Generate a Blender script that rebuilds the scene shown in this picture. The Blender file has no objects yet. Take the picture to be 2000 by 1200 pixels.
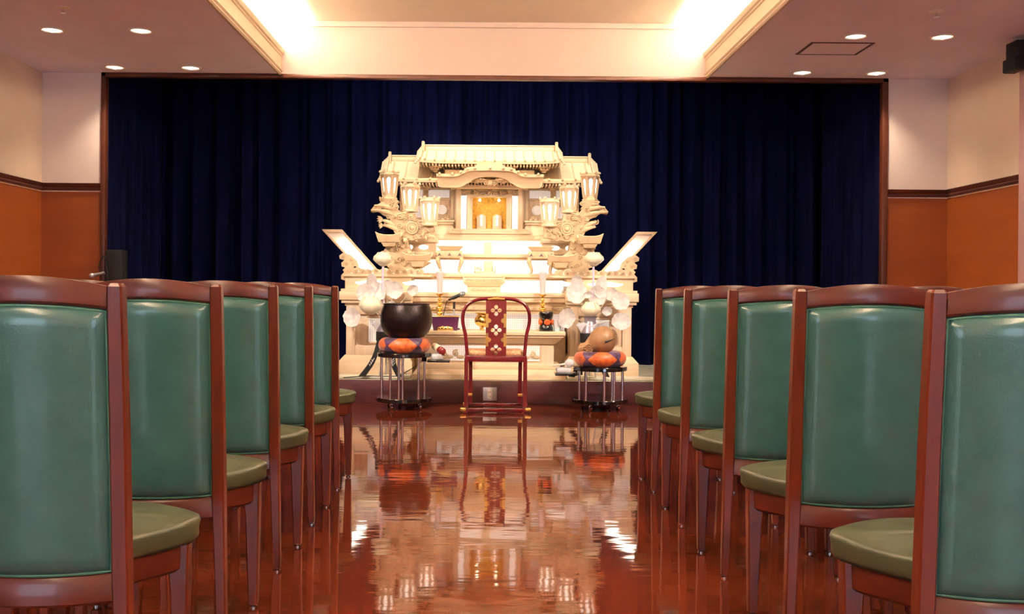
import bpy, bmesh, math, random
from mathutils import Matrix, Vector, Euler, Quaternion
R = math.radians
PI = math.pi
SC = bpy.context.scene
COL = SC.collection

# ------------------------------------------------------------------ camera
CAM_H = 1.05
F = 1963.0
VX, VY = 949.0, 562.0            # principal point of the picture
ROLL = R(0.45)
cd = bpy.data.cameras.new('camera')
cd.sensor_width = 36.0
cd.lens = F / 2000 * 36.0
cd.shift_x = (1000 - VX) / 2000
cd.shift_y = -(600 - VY) / 2000
cd.clip_start = 0.05
cam = bpy.data.objects.new('camera', cd)
cam.matrix_world = Matrix.Translation((0, 0, CAM_H)) @ Matrix.Rotation(R(90), 4, 'X') @ Matrix.Rotation(ROLL, 4, 'Z')
COL.objects.link(cam)
SC.camera = cam

# ------------------------------------------------------------------ world, exposure
w = bpy.data.worlds.new('world')
SC.world = w
w.use_nodes = True
w.node_tree.nodes['Background'].inputs[0].default_value = (0.75, 0.85, 1.0, 1)
w.node_tree.nodes['Background'].inputs[1].default_value = 0.4
SC.view_settings.view_transform = 'Standard'
SC.view_settings.look = 'None'
SC.view_settings.gamma = 1.0
SC.view_settings.use_curve_mapping = False
SC.view_settings.exposure = 0.7


def area(name, loc, direction, sx, sy, power, color, spread=180, yaxis=(0, 0, 1)):
    d = bpy.data.lights.new(name, 'AREA')
    d.shape = 'RECTANGLE'
    d.size, d.size_y = sx, sy
    d.energy = power
    d.color = color
    d.spread = R(spread)
    o = bpy.data.objects.new(name, d)
    z = -Vector(direction).normalized()
    y = Vector(yaxis)
    y = (y - z * y.dot(z)).normalized()
    x = y.cross(z)
    mt = Matrix((x, y, z)).transposed().to_4x4()
    mt.translation = loc
    o.matrix_world = mt
    COL.objects.link(o)
    return o


def spot(name, loc, target, power, color, size, blend=0.6, rad=0.05):
    d = bpy.data.lights.new(name, 'SPOT')
    d.energy = power
    d.color = color
    d.spot_size = R(size)
    d.spot_blend = blend
    d.shadow_soft_size = rad
    o = bpy.data.objects.new(name, d)
    o.location = loc
    o.rotation_euler = (Vector(target) - Vector(loc)).to_track_quat('-Z', 'Y').to_euler()
    COL.objects.link(o)
    return o


# room measures (metres)
XL, XR = -4.01, 4.15             # side walls
YF, YB = 9.06, -3.2              # proscenium wall, wall behind the camera
ZC, ZT = 2.96, 3.44              # side ceilings, raised middle ceiling
TL, TR = -1.86, 1.97             # edges of the raised part
STAGE = 0.21
YC = 11.14                       # back curtain
WARM = (1.0, 0.78, 0.55)

# lamps hidden in the two coves of the raised ceiling
area('cove_light', (TL - 0.16, 3.2, 3.04), (0.25, 0, 1), 0.10, 11.6, 520, (1.0, 0.86, 0.70), 180, (0, 1, 0))
area('cove_light', (TR + 0.16, 3.2, 3.04), (-0.25, 0, 1), 0.10, 11.6, 520, (1.0, 0.86, 0.70), 180, (0, 1, 0))
# unseen area lights added for cool front light, at assumed windows behind the camera
for wx in (-2.6, 2.7):
    area('window_daylight', (wx, YB - 0.06, 1.35), (0, 1, -0.05), 1.9, 2.1, 42, (0.60, 0.76, 1.0))
# added fill spots without fixtures, out of view, to brighten the altar front
for sx in (-2.2, 2.3):
    spot('altar_spot', (sx, 6.3, 2.9), (0.03 + sx * .1, 9.5, 0.85), 300, (1.0, 0.90, 0.80), 42, 0.6, 0.08)
area('border_light', (0.05, 10.15, 3.62), (0, 0.75, -1), 3.4, 0.15, 6.5, (0.9, 0.9, 1.0), 120, (0, 1, 0))  # assumed unseen lamp, added to brighten the back curtain
# assumed, unseen stage lamps above the altar, behind the proscenium header
for sx in (-1.1, 0.03, 1.16):
    spot('stage_spot', (sx, 9.5, 3.5), (sx * 0.55, 10.35, 1.9), 75, (1.0, 0.90, 0.72), 85, 0.8, 0.1)


# ------------------------------------------------------------------ materials
def new_mat(name):
    m = bpy.data.materials.new(name)
    m.use_nodes = True
    nt = m.node_tree
    return m, nt, nt.nodes['Principled BSDF']


def coords(nt, scale=(1, 1, 1)):
    tc = nt.nodes.new('ShaderNodeTexCoord')
    mp = nt.nodes.new('ShaderNodeMapping')
    mp.inputs['Scale'].default_value = scale
    nt.links.new(tc.outputs['Object'], mp.inputs['Vector'])
    return mp.outputs['Vector']


def ramp(nt, fac, stops):
    r = nt.nodes.new('ShaderNodeValToRGB')
    els = r.color_ramp.elements
    while len(els) > 1:
        els.remove(els[-1])
    els[0].position, els[0].color = stops[0][0], (*stops[0][1], 1)
    for p, c in stops[1:]:
        e = els.new(p)
        e.color = (*c, 1)
    nt.links.new(fac, r.inputs['Fac'])
    return r.outputs['Color']


def noise(nt, vec, scale, detail=3, rough=0.5):
    n = nt.nodes.new('ShaderNodeTexNoise')
    n.inputs['Scale'].default_value = scale
    n.inputs['Detail'].default_value = detail
    n.inputs['Roughness'].default_value = rough
    nt.links.new(vec, n.inputs['Vector'])
    return n.outputs['Fac']


def bump(nt, b, fac, strength, dist=0.01):
    n = nt.nodes.new('ShaderNodeBump')
    n.inputs['Strength'].default_value = strength
    n.inputs['Distance'].default_value = dist
    nt.links.new(fac, n.inputs['Height'])
    nt.links.new(n.outputs['Normal'], b.inputs['Normal'])


def mat_plain(name, color, rough=0.5, metal=0.0, coat=0.0, vary=0.12, nscale=6.0, stretch=(1, 1, 1), bmp=0.0, bscale=60):
    m, nt, b = new_mat(name)
    v = coords(nt, stretch)
    lo = tuple(c * (1 - vary) for c in color)
    hi = tuple(min(1, c * (1 + vary)) for c in color)
    c = ramp(nt, noise(nt, v, nscale, 4), [(0.3, lo), (0.7, hi)])
    nt.links.new(c, b.inputs['Base Color'])
    b.inputs['Roughness'].default_value = rough
    b.inputs['Metallic'].default_value = metal
    b.inputs['Coat Weight'].default_value = coat
    b.inputs['Coat Roughness'].default_value = 0.08
    if bmp:
        bump(nt, b, noise(nt, coords(nt), bscale, 2), bmp, 0.004)
    return m


def mat_emit(name, color, strength):
    m, nt, b = new_mat(name)
    b.inputs['Base Color'].default_value = (0.6, 0.58, 0.54, 1)
    b.inputs['Emission Color'].default_value = (*color, 1)
    b.inputs['Emission Strength'].default_value = strength
    b.inputs['Roughness'].default_value = 0.5
    return m


def mat_floor():
    m, nt, b = new_mat('floor_wood')
    v = coords(nt)
    br = nt.nodes.new('ShaderNodeTexBrick')
    br.inputs['Scale'].default_value = 1.0
    br.inputs['Mortar Size'].default_value = 0.0022
    br.inputs['Mortar Smooth'].default_value = 0.3
    br.inputs['Brick Width'].default_value = 1.82
    br.inputs['Row Height'].default_value = 0.303
    br.inputs['Color1'].default_value = (0.165, 0.030, 0.011, 1)
    br.inputs['Color2'].default_value = (0.130, 0.023, 0.009, 1)
    br.inputs['Mortar'].default_value = (0.16, 0.04, 0.015, 1)
    nt.links.new(v, br.inputs['Vector'])
    g = noise(nt, coords(nt, (3, 60, 1)), 1.0, 4)
    mx = nt.nodes.new('ShaderNodeMix')
    mx.data_type = 'RGBA'
    mx.blend_type = 'MULTIPLY'
    mx.inputs['Factor'].default_value = 0.3
    nt.links.new(br.outputs['Color'], mx.inputs[6])
    nt.links.new(ramp(nt, g, [(0.3, (0.55, 0.5, 0.5)), (0.7, (1, 1, 1))]), mx.inputs[7])
    nt.links.new(mx.outputs[2], b.inputs['Base Color'])
    b.inputs['Roughness'].default_value = 0.045
    b.inputs['IOR'].default_value = 1.38
    b.inputs['Coat Weight'].default_value = 0.0
    b.inputs['Coat Roughness'].default_value = 0.03
    b.inputs['Specular Tint'].default_value = (1.0, 0.70, 0.42, 1)
    n1 = noise(nt, coords(nt, (2.6, 8.5, 1)), 1.3, 2, 0.5)
    n = nt.nodes.new('ShaderNodeBump')
    n.inputs['Strength'].default_value = 0.10
    n.inputs['Distance'].default_value = 0.008
    nt.links.new(n1, n.inputs['Height'])
    nt.links.new(n.outputs['Normal'], b.inputs['Normal'])
    nt.links.new(n.outputs['Normal'], b.inputs['Coat Normal'])
    return m


def mat_wood(name, dark, light, stretch, rough=0.25, coat=0.5, scale=1.0):
    m, nt, b = new_mat(name)
    g = noise(nt, coords(nt, stretch), scale, 5, 0.6)
    nt.links.new(ramp(nt, g, [(0.28, dark), (0.72, light)]), b.inputs['Base Color'])
    b.inputs['Roughness'].default_value = rough
    b.inputs['Coat Weight'].default_value = coat
    b.inputs['Coat Roughness'].default_value = 0.06
    return m


def mat_stage():
    m, nt, b = new_mat('stage_mat_weave')
    n = noise(nt, coords(nt, (3, 26, 3)), 1.0, 4, 0.6)
    nt.links.new(ramp(nt, n, [(0.34, (0.10, 0.12, 0.10)), (0.44, (0.50, 0.50, 0.40)), (0.52, (0.78, 0.73, 0.58))]), b.inputs['Base Color'])
    b.inputs['Roughness'].default_value = 0.6
    return m


def mat_cushion():
    m, nt, b = new_mat('cushion_brocade')
    # orange lozenges between purple ones, set round the ring
    tc = nt.nodes.new('ShaderNodeTexCoord')
    sp = nt.nodes.new('ShaderNodeSeparateXYZ')
    nt.links.new(tc.outputs['Object'], sp.inputs[0])

    def mth(op, a, bb=None):
        q = nt.nodes.new('ShaderNodeMath')
        q.operation = op
        for i, x in enumerate((a, bb)):
            if x is None:
                continue
            if isinstance(x, (int, float)):
                q.inputs[i].default_value = x
            else:
                nt.links.new(x, q.inputs[i])
        return q.outputs[0]
    ang = mth('ARCTAN2', sp.outputs['Y'], sp.outputs['X'])
    a8 = mth('ABSOLUTE', mth('SINE', mth('ADD', mth('MULTIPLY', ang, 2.5), -0.785)))
    zz = mth('ABSOLUTE', mth('DIVIDE', mth('SUBTRACT', sp.outputs['Z'], 0.068), 0.075))
    f = mth('GREATER_THAN', mth('SUBTRACT', mth('MULTIPLY', a8, 1.15), zz), 0.12)
    n = noise(nt, coords(nt), 28, 3)
    org = ramp(nt, n, [(0.4, (0.52, 0.070, 0.008)), (0.62, (0.72, 0.16, 0.025))])
    pur = ramp(nt, n, [(0.4, (0.035, 0.012, 0.035)), (0.6, (0.09, 0.03, 0.12))])
    mx = nt.nodes.new('ShaderNodeMix')
    mx.data_type = 'RGBA'
    nt.links.new(f, mx.inputs['Factor'])
    nt.links.new(pur, mx.inputs[6])
    nt.links.new(org, mx.inputs[7])
    nt.links.new(mx.outputs[2], b.inputs['Base Color'])
    b.inputs['Roughness'].default_value = 0.4
    b.inputs['Sheen Weight'].default_value = 0.3
    return m


M = {}
M['floor'] = mat_floor()
M['mahogany'] = mat_wood('mahogany', (0.070, 0.0105, 0.005), (0.175, 0.030, 0.010), (14, 14, 1.6), 0.30, 0.15)
M['mahogany_h'] = mat_wood('mahogany_rail', (0.058, 0.0085, 0.0045), (0.125, 0.020, 0.008), (1.6, 14, 14), 0.30, 0.15)
M['riser'] = mat_wood('riser_wood', (0.07, 0.017, 0.022), (0.12, 0.030, 0.034), (1.2, 10, 30), 0.35, 0.3)
M['frame'] = mat_wood('frame_wood', (0.07, 0.018, 0.008), (0.12, 0.03, 0.012), (8, 8, 1), 0.4, 0.2)
M['rail'] = mat_wood('rail_wood', (0.06, 0.014, 0.010), (0.10, 0.022, 0.014), (3, 3, 30), 0.35, 0.3)
M['wainscot'] = mat_wood('wainscot_veneer', (0.285, 0.068, 0.011), (0.35, 0.088, 0.014), (1.5, 1.5, 7), 0.5, 0.08)
M['plaster'] = mat_plain('wall_plaster', (0.86, 0.72, 0.60), 0.85, vary=0.03, nscale=3, bmp=0.15, bscale=150)
M['ceiling'] = mat_plain('ceiling_plaster', (0.86, 0.80, 0.95), 0.9, vary=0.03, nscale=4, bmp=0.15, bscale=120)
M['tray_end'] = mat_plain('tray_end_plaster', (0.70, 0.58, 0.55), 0.85, vary=0.02, nscale=2)
M['tray'] = mat_plain('tray_plaster', (0.92, 0.84, 0.72), 0.85, vary=0.02, nscale=2)
M['endwall'] = mat_plain('end_wall_plaster', (0.86, 0.75, 0.70), 0.85, vary=0.02, nscale=2)
M['mould'] = mat_plain('moulding_paint', (0.74, 0.60, 0.45), 0.55, vary=0.03)
M['curtain'] = mat_plain('navy_velvet', (0.0038, 0.0050, 0.034), 0.9, vary=0.35, nscale=4, stretch=(4, 4, 0.5))
M['curtain'].node_tree.nodes['Principled BSDF'].inputs['Sheen Weight'].default_value = 0.02
M['curtain'].node_tree.nodes['Principled BSDF'].inputs['Specular IOR Level'].default_value = 0.06
M['curtain'].node_tree.nodes['Principled BSDF'].inputs['Sheen Tint'].default_value = (0.12, 0.14, 0.6, 1)
M['leather'] = mat_plain('green_leather', (0.046, 0.132, 0.116), 0.24, vary=0.06, nscale=20, coat=0.4, bmp=0.10, bscale=260)
M['piping'] = mat_plain('green_piping', (0.06, 0.18, 0.12), 0.35, vary=0.05)
M['seat'] = mat_plain('olive_leather', (0.066, 0.074, 0.036), 0.42, vary=0.08, nscale=18, bmp=0.15, bscale=220)
M['chrome'] = mat_plain('chrome', (0.82, 0.82, 0.85), 0.12, 1.0, vary=0.02)
M['black'] = mat_plain('black_lacquer', (0.006, 0.006, 0.007), 0.12, coat=0.8, vary=0.1)
M['blackmatte'] = mat_plain('black_plastic', (0.005, 0.005, 0.006), 0.6, vary=0.15)
M['hinoki'] = mat_wood('hinoki', (0.68, 0.50, 0.31), (0.78, 0.60, 0.39), (2, 6, 40), 0.5, 0.05)
M['hinoki_v'] = mat_wood('hinoki_upright', (0.68, 0.49, 0.32), (0.78, 0.60, 0.41), (30, 8, 1.5), 0.5, 0.05)
M['carve'] = mat_plain('carved_hinoki', (0.62, 0.45, 0.27), 0.6, vary=0.12, nscale=14)
M['paper'] = mat_emit('lit_paper', (1.0, 0.95, 0.87), 0.9)
M['paper_dim'] = mat_emit('lit_paper_dim', (1.0, 0.92, 0.86), 0.32)
M['lantern'] = mat_emit('lantern_paper', (1.0, 0.94, 0.82), 2.3)
M['wing'] = mat_emit('wing_lamp_glow', (1.0, 0.97, 0.93), 5.0)
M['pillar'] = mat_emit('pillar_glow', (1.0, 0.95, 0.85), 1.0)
M['chamber'] = mat_emit('chamber_lamp_glow', (1.0, 0.86, 0.6), 22.0)
M['bulb'] = mat_emit('downlight_bulb', (1.0, 0.90, 0.75), 5.0)
M['trimwhite'] = mat_emit('downlight_reflector', (1.0, 0.86, 0.66), 1.0)
M['goldcloth'] = mat_plain('gold_brocade', (0.75, 0.42, 0.04), 0.45, 0.0, vary=0.3, nscale=40)
M['gold'] = mat_plain('polished_gold', (0.90, 0.62, 0.20), 0.18, 1.0, vary=0.04)
M['goldfit'] = mat_plain('gold_fitting', (0.83, 0.56, 0.18), 0.32, 1.0, vary=0.08)
M['red'] = mat_plain('red_lacquer', (0.13, 0.007, 0.011), 0.2, coat=0.7, vary=0.15)
M['brocade'] = mat_plain('seat_brocade', (0.62, 0.32, 0.16), 0.6, vary=0.5, nscale=45)
M['bronze'] = mat_plain('dark_bronze', (0.022, 0.012, 0.011), 0.34, 0.6, vary=0.4, nscale=16, bmp=0.25, bscale=90)
M['mokugyo'] = mat_wood('mokugyo_wood', (0.25, 0.12, 0.05), (0.38, 0.20, 0.09), (14, 14, 30), 0.5, 0.15)
M['cushion'] = mat_cushion()
M['purple'] = mat_plain('purple_lacquer', (0.07, 0.014, 0.055), 0.3, coat=0.4, vary=0.1)
M['candle'] = mat_plain('candle_wax', (0.86, 0.72, 0.70), 0.45, vary=0.03)
M['silver'] = mat_plain('pearl_leaf', (0.97, 0.89, 0.86), 0.4, 0.0, vary=0.12, nscale=25)
M['cream'] = mat_plain('cream_petal', (0.86, 0.78, 0.55), 0.5, vary=0.08, nscale=20)
M['stem'] = mat_plain('lilac_stem', (0.66, 0.55, 0.66), 0.5, vary=0.05)
M['wire'] = mat_plain('pale_stem', (0.82, 0.74, 0.6), 0.5, vary=0.05)
M['vase'] = mat_plain('grey_vase', (0.30, 0.26, 0.30), 0.3, 0.4, vary=0.1)
M['white'] = mat_plain('white_cloth', (0.80, 0.78, 0.78), 0.7, vary=0.06, nscale=25)
M['orange'] = mat_plain('orange_flower', (0.72, 0.11, 0.02), 0.45, vary=0.2, nscale=30)
M['teal'] = mat_plain('pale_teal_glass', (0.45, 0.62, 0.60), 0.2, vary=0.1)
M['redball'] = mat_plain('dark_red_ball', (0.23, 0.02, 0.02), 0.2, coat=0.6, vary=0.1)
M['plate'] = mat_plain('steel_plate', (0.62, 0.62, 0.66), 0.35, 0.7, vary=0.06)
M['socket'] = mat_plain('beige_socket', (0.66, 0.50, 0.42), 0.5, vary=0.05)
M['stage_mat'] = mat_stage()
M['stage_board'] = mat_plain('cream_board', (0.78, 0.72, 0.56), 0.5, vary=0.05)
M['hatch'] = mat_plain('hatch_frame', (0.12, 0.07, 0.07), 0.5, vary=0.1)
M['grey'] = mat_plain('grey_metal', (0.40, 0.40, 0.42), 0.4, 0.5, vary=0.06)
M['mesh_head'] = mat_plain('mic_mesh', (0.20, 0.20, 0.21), 0.5, 0.6, vary=0.2, nscale=120)
M['winframe'] = mat_plain('window_frame_paint', (0.55, 0.5, 0.45), 0.5, vary=0.04)
for _k, _w in (('silver', .5), ('white', .25), ('candle', .3)):
    _nt = M[_k].node_tree
    _b = _nt.nodes['Principled BSDF']
    _t = _nt.nodes.new('ShaderNodeBsdfTranslucent')
    _m = _nt.nodes.new('ShaderNodeMixShader')
    _m.inputs[0].default_value = _w
    _c = _b.inputs['Base Color'].links[0].from_socket
    _nt.links.new(_c, _t.inputs['Color'])
    _nt.links.new(_b.outputs[0], _m.inputs[1])
    _nt.links.new(_t.outputs[0], _m.inputs[2])
    _nt.links.new(_m.outputs[0], _nt.nodes['Material Output'].inputs['Surface'])
m, nt, b = new_mat('window_glass')
b.inputs['Base Color'].default_value = (0.95, 0.97, 1, 1)
b.inputs['Roughness'].default_value = 0.02
b.inputs['Transmission Weight'].default_value = 1.0
b.inputs['IOR'].default_value = 1.1
M['glass'] = m


# ------------------------------------------------------------------ mesh helper
XF = {}                                   # object name -> world matrix of things and parts


class MB:
    def __init__(self):
        self.bm = bmesh.new()

    def _new(self, fn):
        before = set(self.bm.verts)
        fn()
        return [v for v in self.bm.verts if v not in before]

    def box(self, x0, x1, y0, y1, z0, z1, bev=0.0, mat=None, seg=2):
        r = bmesh.ops.create_cube(self.bm, size=1.0)
        vs = r['verts']
        for v in vs:
            v.co = Vector((x0 + (v.co.x + .5) * (x1 - x0), y0 + (v.co.y + .5) * (y1 - y0), z0 + (v.co.z + .5) * (z1 - z0)))
        if mat is not None:
            for v in vs:
                v.co = mat @ v.co
        if bev > 0:
            es = list({e for v in vs for e in v.link_edges})
            bmesh.ops.bevel(self.bm, geom=es, offset=bev, segments=seg, affect='EDGES', profile=0.5)
        return self

    def rings(self, rings, close=False, caps=True):
        """skin a list of point rings"""
        bm = self.bm
        rv = [[bm.verts.new(p) for p in ring] for ring in rings]
        n = len(rv[0])
        m = len(rv)
        for i in range(m if close else m - 1):
            a, b2 = rv[i], rv[(i + 1) % m]
            for j in range(n):
                k = (j + 1) % n
                try:
                    bm.faces.new((a[j], a[k], b2[k], b2[j]))
                except ValueError:
                    pass
        if caps and not close:
            try:
                bm.faces.new(rv[0][::-1])
                bm.faces.new(rv[-1])
            except ValueError:
                pass
        return self

    def frust(self, x0, x1, y0, y1, z0, X0, X1, Y0, Y1, z1):
        """tapered block: lower rectangle to upper rectangle"""
        a = [(x0, y0, z0), (x1, y0, z0), (x1, y1, z0), (x0, y1, z0)]
        c = [(X0, Y0, z1), (X1, Y0, z1), (X1, Y1, z1), (X0, Y1, z1)]
        return self.rings([a, c])

    def lathe(self, prof, c=(0, 0, 0), seg=24, mat=None, sy=1.0):
        rs = []
        for r, z in prof:
            r = max(r, 1e-4)
            ring = []
            for k in range(seg):
                a = 2 * PI * k / seg
                p = Vector((r * math.cos(a), sy * r * math.sin(a), z))
                if mat is not None:
                    p = mat @ p
                ring.append(p + Vector(c))
            rs.append(ring)
        return self.rings(rs)

    def tube(self, pts, rad, seg=8, closed=False, flat=None, up=None):
        pts = [Vector(p) for p in pts]
        n = len(pts)
        rads = rad if isinstance(rad, (list, tuple)) else [rad] * n
        rs = []
        prev = None
        for i, p in enumerate(pts):
            if closed:
                t = pts[(i + 1) % n] - pts[i - 1]
            else:
                t = pts[min(i + 1, n - 1)] - pts[max(i - 1, 0)]
            t.normalize()
            if up is not None:
                s = t.cross(Vector(up))
                if s.length < 1e-5:
                    s = t.orthogonal()
                s.normalize()
            elif prev is None:
                s = t.orthogonal().normalized()
            else:
                s = prev - t * prev.dot(t)
                s = s.normalized() if s.length > 1e-6 else t.orthogonal().normalized()
            prev = s
            u = s.cross(t)
            fl = flat or 1.0
            if seg == 4:
                rs.append([p + (s * a + u * b2 * fl) * rads[i] for a, b2 in ((1, 1), (-1, 1), (-1, -1), (1, -1))])
            else:
                rs.append([p + (s * math.cos(2 * PI * k / seg) + u * math.sin(2 * PI * k / seg) * fl) * rads[i] for k in range(seg)])
        return self.rings(rs, close=closed)

    def cyl(self, p0, p1, r0, r1=None, seg=14):
        return self.tube([p0, p1], [r0, r0 if r1 is None else r1], seg)

    def prism(self, poly, y0, y1, mat=None, bev=0.0):
        """extrude an (x,z) outline from y0 to y1"""
        a = [Vector((x, y0, z)) for x, z in poly]
        c = [Vector((x, y1, z)) for x, z in poly]
        if mat is not None:
            a = [mat @ p for p in a]
            c = [mat @ p for p in c]
        self.rings([a, c])
        return self

    def ell(self, c, r, rot=None, seg=12, rings=8):
        mm = Matrix.Translation(c)
        if rot is not None:
            mm = mm @ rot.to_matrix().to_4x4()
        mm = mm @ Matrix.Diagonal((r[0], r[1], r[2], 1))
        bmesh.ops.create_uvsphere(self.bm, u_segments=seg, v_segments=rings, radius=1.0, matrix=mm)
        return self

    def build(self, name, mat, parent=None, smooth=35, kind=None, label=None):
        bm = self.bm
        if parent is not None:
            pm = XF[parent.name]
            bm.transform(pm.inverted())
        bmesh.ops.recalc_face_normals(bm, faces=bm.faces[:])
        me = bpy.data.meshes.new(name)
        bm.to_mesh(me)
        bm.free()
        me.materials.append(mat)
        if smooth:
            for p in me.polygons:
                p.use_smooth = True
            me.set_sharp_from_angle(angle=R(smooth))
        o = bpy.data.objects.new(name, me)
        COL.objects.link(o)
        if parent is not None:
            o.parent = parent
            XF[o.name] = XF[parent.name].copy()
        else:
            XF[o.name] = Matrix.Identity(4)
        if kind:
            o['kind'] = kind
        if label:
            o['label'] = label
        return o


def tag(o, label, cat, group=None):
    o['label'] = label
    o['category'] = cat
    if group:
        o['group'] = group
    return o


def thing(name, label, cat, loc=(0, 0, 0), rz=0.0, group=None):
    o = bpy.data.objects.new(name, None)
    o.empty_display_size = 0.1
    COL.objects.link(o)
    o.location = loc
    o.rotation_euler = (0, 0, rz)
    XF[o.name] = Matrix.Translation(loc) @ Matrix.Rotation(rz, 4, 'Z')
    return tag(o, label, cat, group)


def dup(root, loc, rz=0.0, label=None, group=None):
    r = root.copy()
    COL.objects.link(r)
    r.location = loc
    r.rotation_euler = (0, 0, rz)
    if label:
        r['label'] = label
    if group:
        r['group'] = group
    for ch in root.children:
        c = ch.copy()
        COL.objects.link(c)
        c.parent = r
        for g in ch.children:
            d = g.copy()
            COL.objects.link(d)
            d.parent = c
    return r


def spline(pts, n=6, closed=False):
    """Catmull-Rom through points of any dimension"""
    out = []
    m = len(pts)
    segs = m if closed else m - 1
    for i in range(segs):
        if closed:
            p = [pts[(i + k - 1) % m] for k in range(4)]
        else:
            p = [pts[max(0, min(m - 1, i + k - 1))] for k in range(4)]
        for s in range(n):
            t = s / n
            out.append(tuple(0.5 * (2 * b2 + (c - a) * t + (2 * a - 5 * b2 + 4 * c - d) * t * t + (3 * b2 - a - 3 * c + d) * t ** 3)
                             for a, b2, c, d in zip(*p)))
    if not closed:
        out.append(tuple(pts[-1]))
    return out


def wx(px, Y):
    return (px - VX) / F * Y


def wz(py, Y, px=955):
    return CAM_H - ((py - VY) - (px - VX) * math.sin(ROLL)) / F * Y


def inside(p, poly):
    x, y = p
    c = False
    j = len(poly) - 1
    for i in range(len(poly)):
        xi, yi = poly[i]
        xj, yj = poly[j]
        if (yi > y) != (yj > y) and x < (xj - xi) * (y - yi) / (yj - yi) + xi:
            c = not c
        j = i
    return c


# ================================================================== the room
def struct(name, mb, mat, parent=None, smooth=35):
    return mb.build(name, mat, parent, smooth, kind=None if parent else 'structure')


struct('floor', MB().box(XL - .2, XR + .2, YB - .2, YF + .012, -0.1, 0), M['floor'])
stg = struct('floor_stage', MB().box(-3.75, 3.9, YF + 0.012, 11.6, -0.05, STAGE - .004), M['stage_mat'])
struct('trim_1', MB().box(-3.75, 3.9, YF, YF + 0.012, 0.0, STAGE, 0.003), M['riser'])

# side walls: plaster above, veneer wainscot below, rail between
ZR0, ZR1 = 1.895, 1.962
for nm, x0, x1, s in (('wall_left', XL - .15, XL, 1), ('wall_right', XR, XR + .15, -1)):
    wl = struct(nm, MB().box(x0, x1, YB, YF + .2, ZR0 - .01, ZT + .2), M['plaster'])
    if s > 0:
        MB().box(x0, x1 - .004, YB, YF + .01, 0, ZR0 + .01).build('wainscot', M['wainscot'], wl)
    else:
        MB().box(x0 + .004, x1, YB, YF + .01, 0, ZR0 + .01).build('wainscot', M['wainscot'], wl)


def rail_x(xw, s, y0, y1):
    """rail running along a side wall; s = direction into the room"""
    p = [(0, ZR0), (.012, ZR0), (.016, ZR0 + .02), (.010, ZR0 + .03), (.022, ZR0 + .045), (.028, ZR1 - .004), (.026, ZR1), (0, ZR1)]
    return MB().rings([[(xw + s * a, y, z) for a, z in p] for y in (y0, y1)])


def rail_y(yw, x0, x1):
    p = [(0, ZR0), (.012, ZR0), (.016, ZR0 + .02), (.010, ZR0 + .03), (.022, ZR0 + .045), (.028, ZR1 - .004), (.026, ZR1), (0, ZR1)]
    return MB().rings([[(x, yw - a, z) for a, z in p] for x in (x0, x1)])


JL0, JL1, JR0, JR1 = -3.475, -3.432, 3.555, 3.607     # jambs of the stage opening
ZH = 2.922
struct('trim_2', rail_x(XL, 1, YB, YF), M['rail'])
struct('trim_3', rail_x(XR, -1, YB, YF), M['rail'])
struct('trim_4', rail_y(YF, XL, JL0), M['rail'])
struct('trim_5', rail_y(YF, JR1, XR), M['rail'])

# front wall around the stage opening
wfl = struct('wall_front_left', MB().box(XL - .15, JL0, YF, YF + .16, ZR0 - .01, ZC + .04), M['endwall'])
MB().box(XL - .15, JL0, YF + .004, YF + .16, 0, ZR0 + .01).build('wainscot', M['wainscot'], wfl)
wfr = struct('wall_front_right', MB().box(JR1, XR + .15, YF, YF + .16, ZR0 - .01, ZC + .04), M['endwall'])
MB().box(JR1, XR + .15, YF + .004, YF + .16, 0, ZR0 + .01).build('wainscot', M['wainscot'], wfr)
struct('wall_front_top', MB().box(XL - .15, XR + .15, YF, YF + .16, ZC, ZT + .25), M['tray_end'])
fr = MB()
fr.box(JL0, JL1, YF - .025, YF + .05, 0, ZC, .005)
fr.box(JR0, JR1, YF - .025, YF + .05, 0, ZC, .005)
fr.box(JL0, JR1, YF - .025, YF + .05, ZH, ZC, .005)
struct('trim_6', fr, M['frame'])

# ceilings
struct('ceiling_left', MB().box(XL - .15, TL - .03, YB, YF + .02, ZC, ZC + .04), M['ceiling'])
struct('ceiling_right', MB().box(TR + .03, XR + .15, YB, YF + .02, ZC, ZC + .04), M['ceiling'])
struct('ceiling', MB().box(TL - .6, TR + .6, YB, YF + .02, ZT, ZT + .05), M['tray'])
struct('wall_cove_left', MB().box(TL - .42, TL - .36, YB, YF, ZC + .04, ZT), M['tray'])
struct('wall_cove_right', MB().box(TR + .36, TR + .42, YB, YF, ZC + .04, ZT), M['tray'])
struct('trim_7', MB().box(TL - .3, TR + .3, YF - .022, YF, ZT - .05, ZT, .006), M['tray_end'])


def tray_mould(x, s):
    """moulded fascia of the raised ceiling; s = +1 profile grows towards +x"""
    p = [(0.0, ZC - .008), (.018, ZC - .012), (.030, ZC), (.022, ZC + .018), (.036, ZC + .030), (.034, ZC + .038), (.020, ZC + .046), (.022, ZC + .150),
         (.030, ZC + .158), (.030, ZC + .172), (.042, ZC + .180), (.050, ZC + .205), (.050, ZC + .220), (.0, ZC + .220), (-.03, ZC + .10), (-.03, ZC + .02)]
    return MB().rings([[(x + s * a, y, z) for a, z in p] for y in (YB, YF)])


struct('trim_8', tray_mould(TL - .02, 1), M['mould'], smooth=25)
struct('trim_9', tray_mould(TR + .02, -1), M['mould'], smooth=25)

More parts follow.
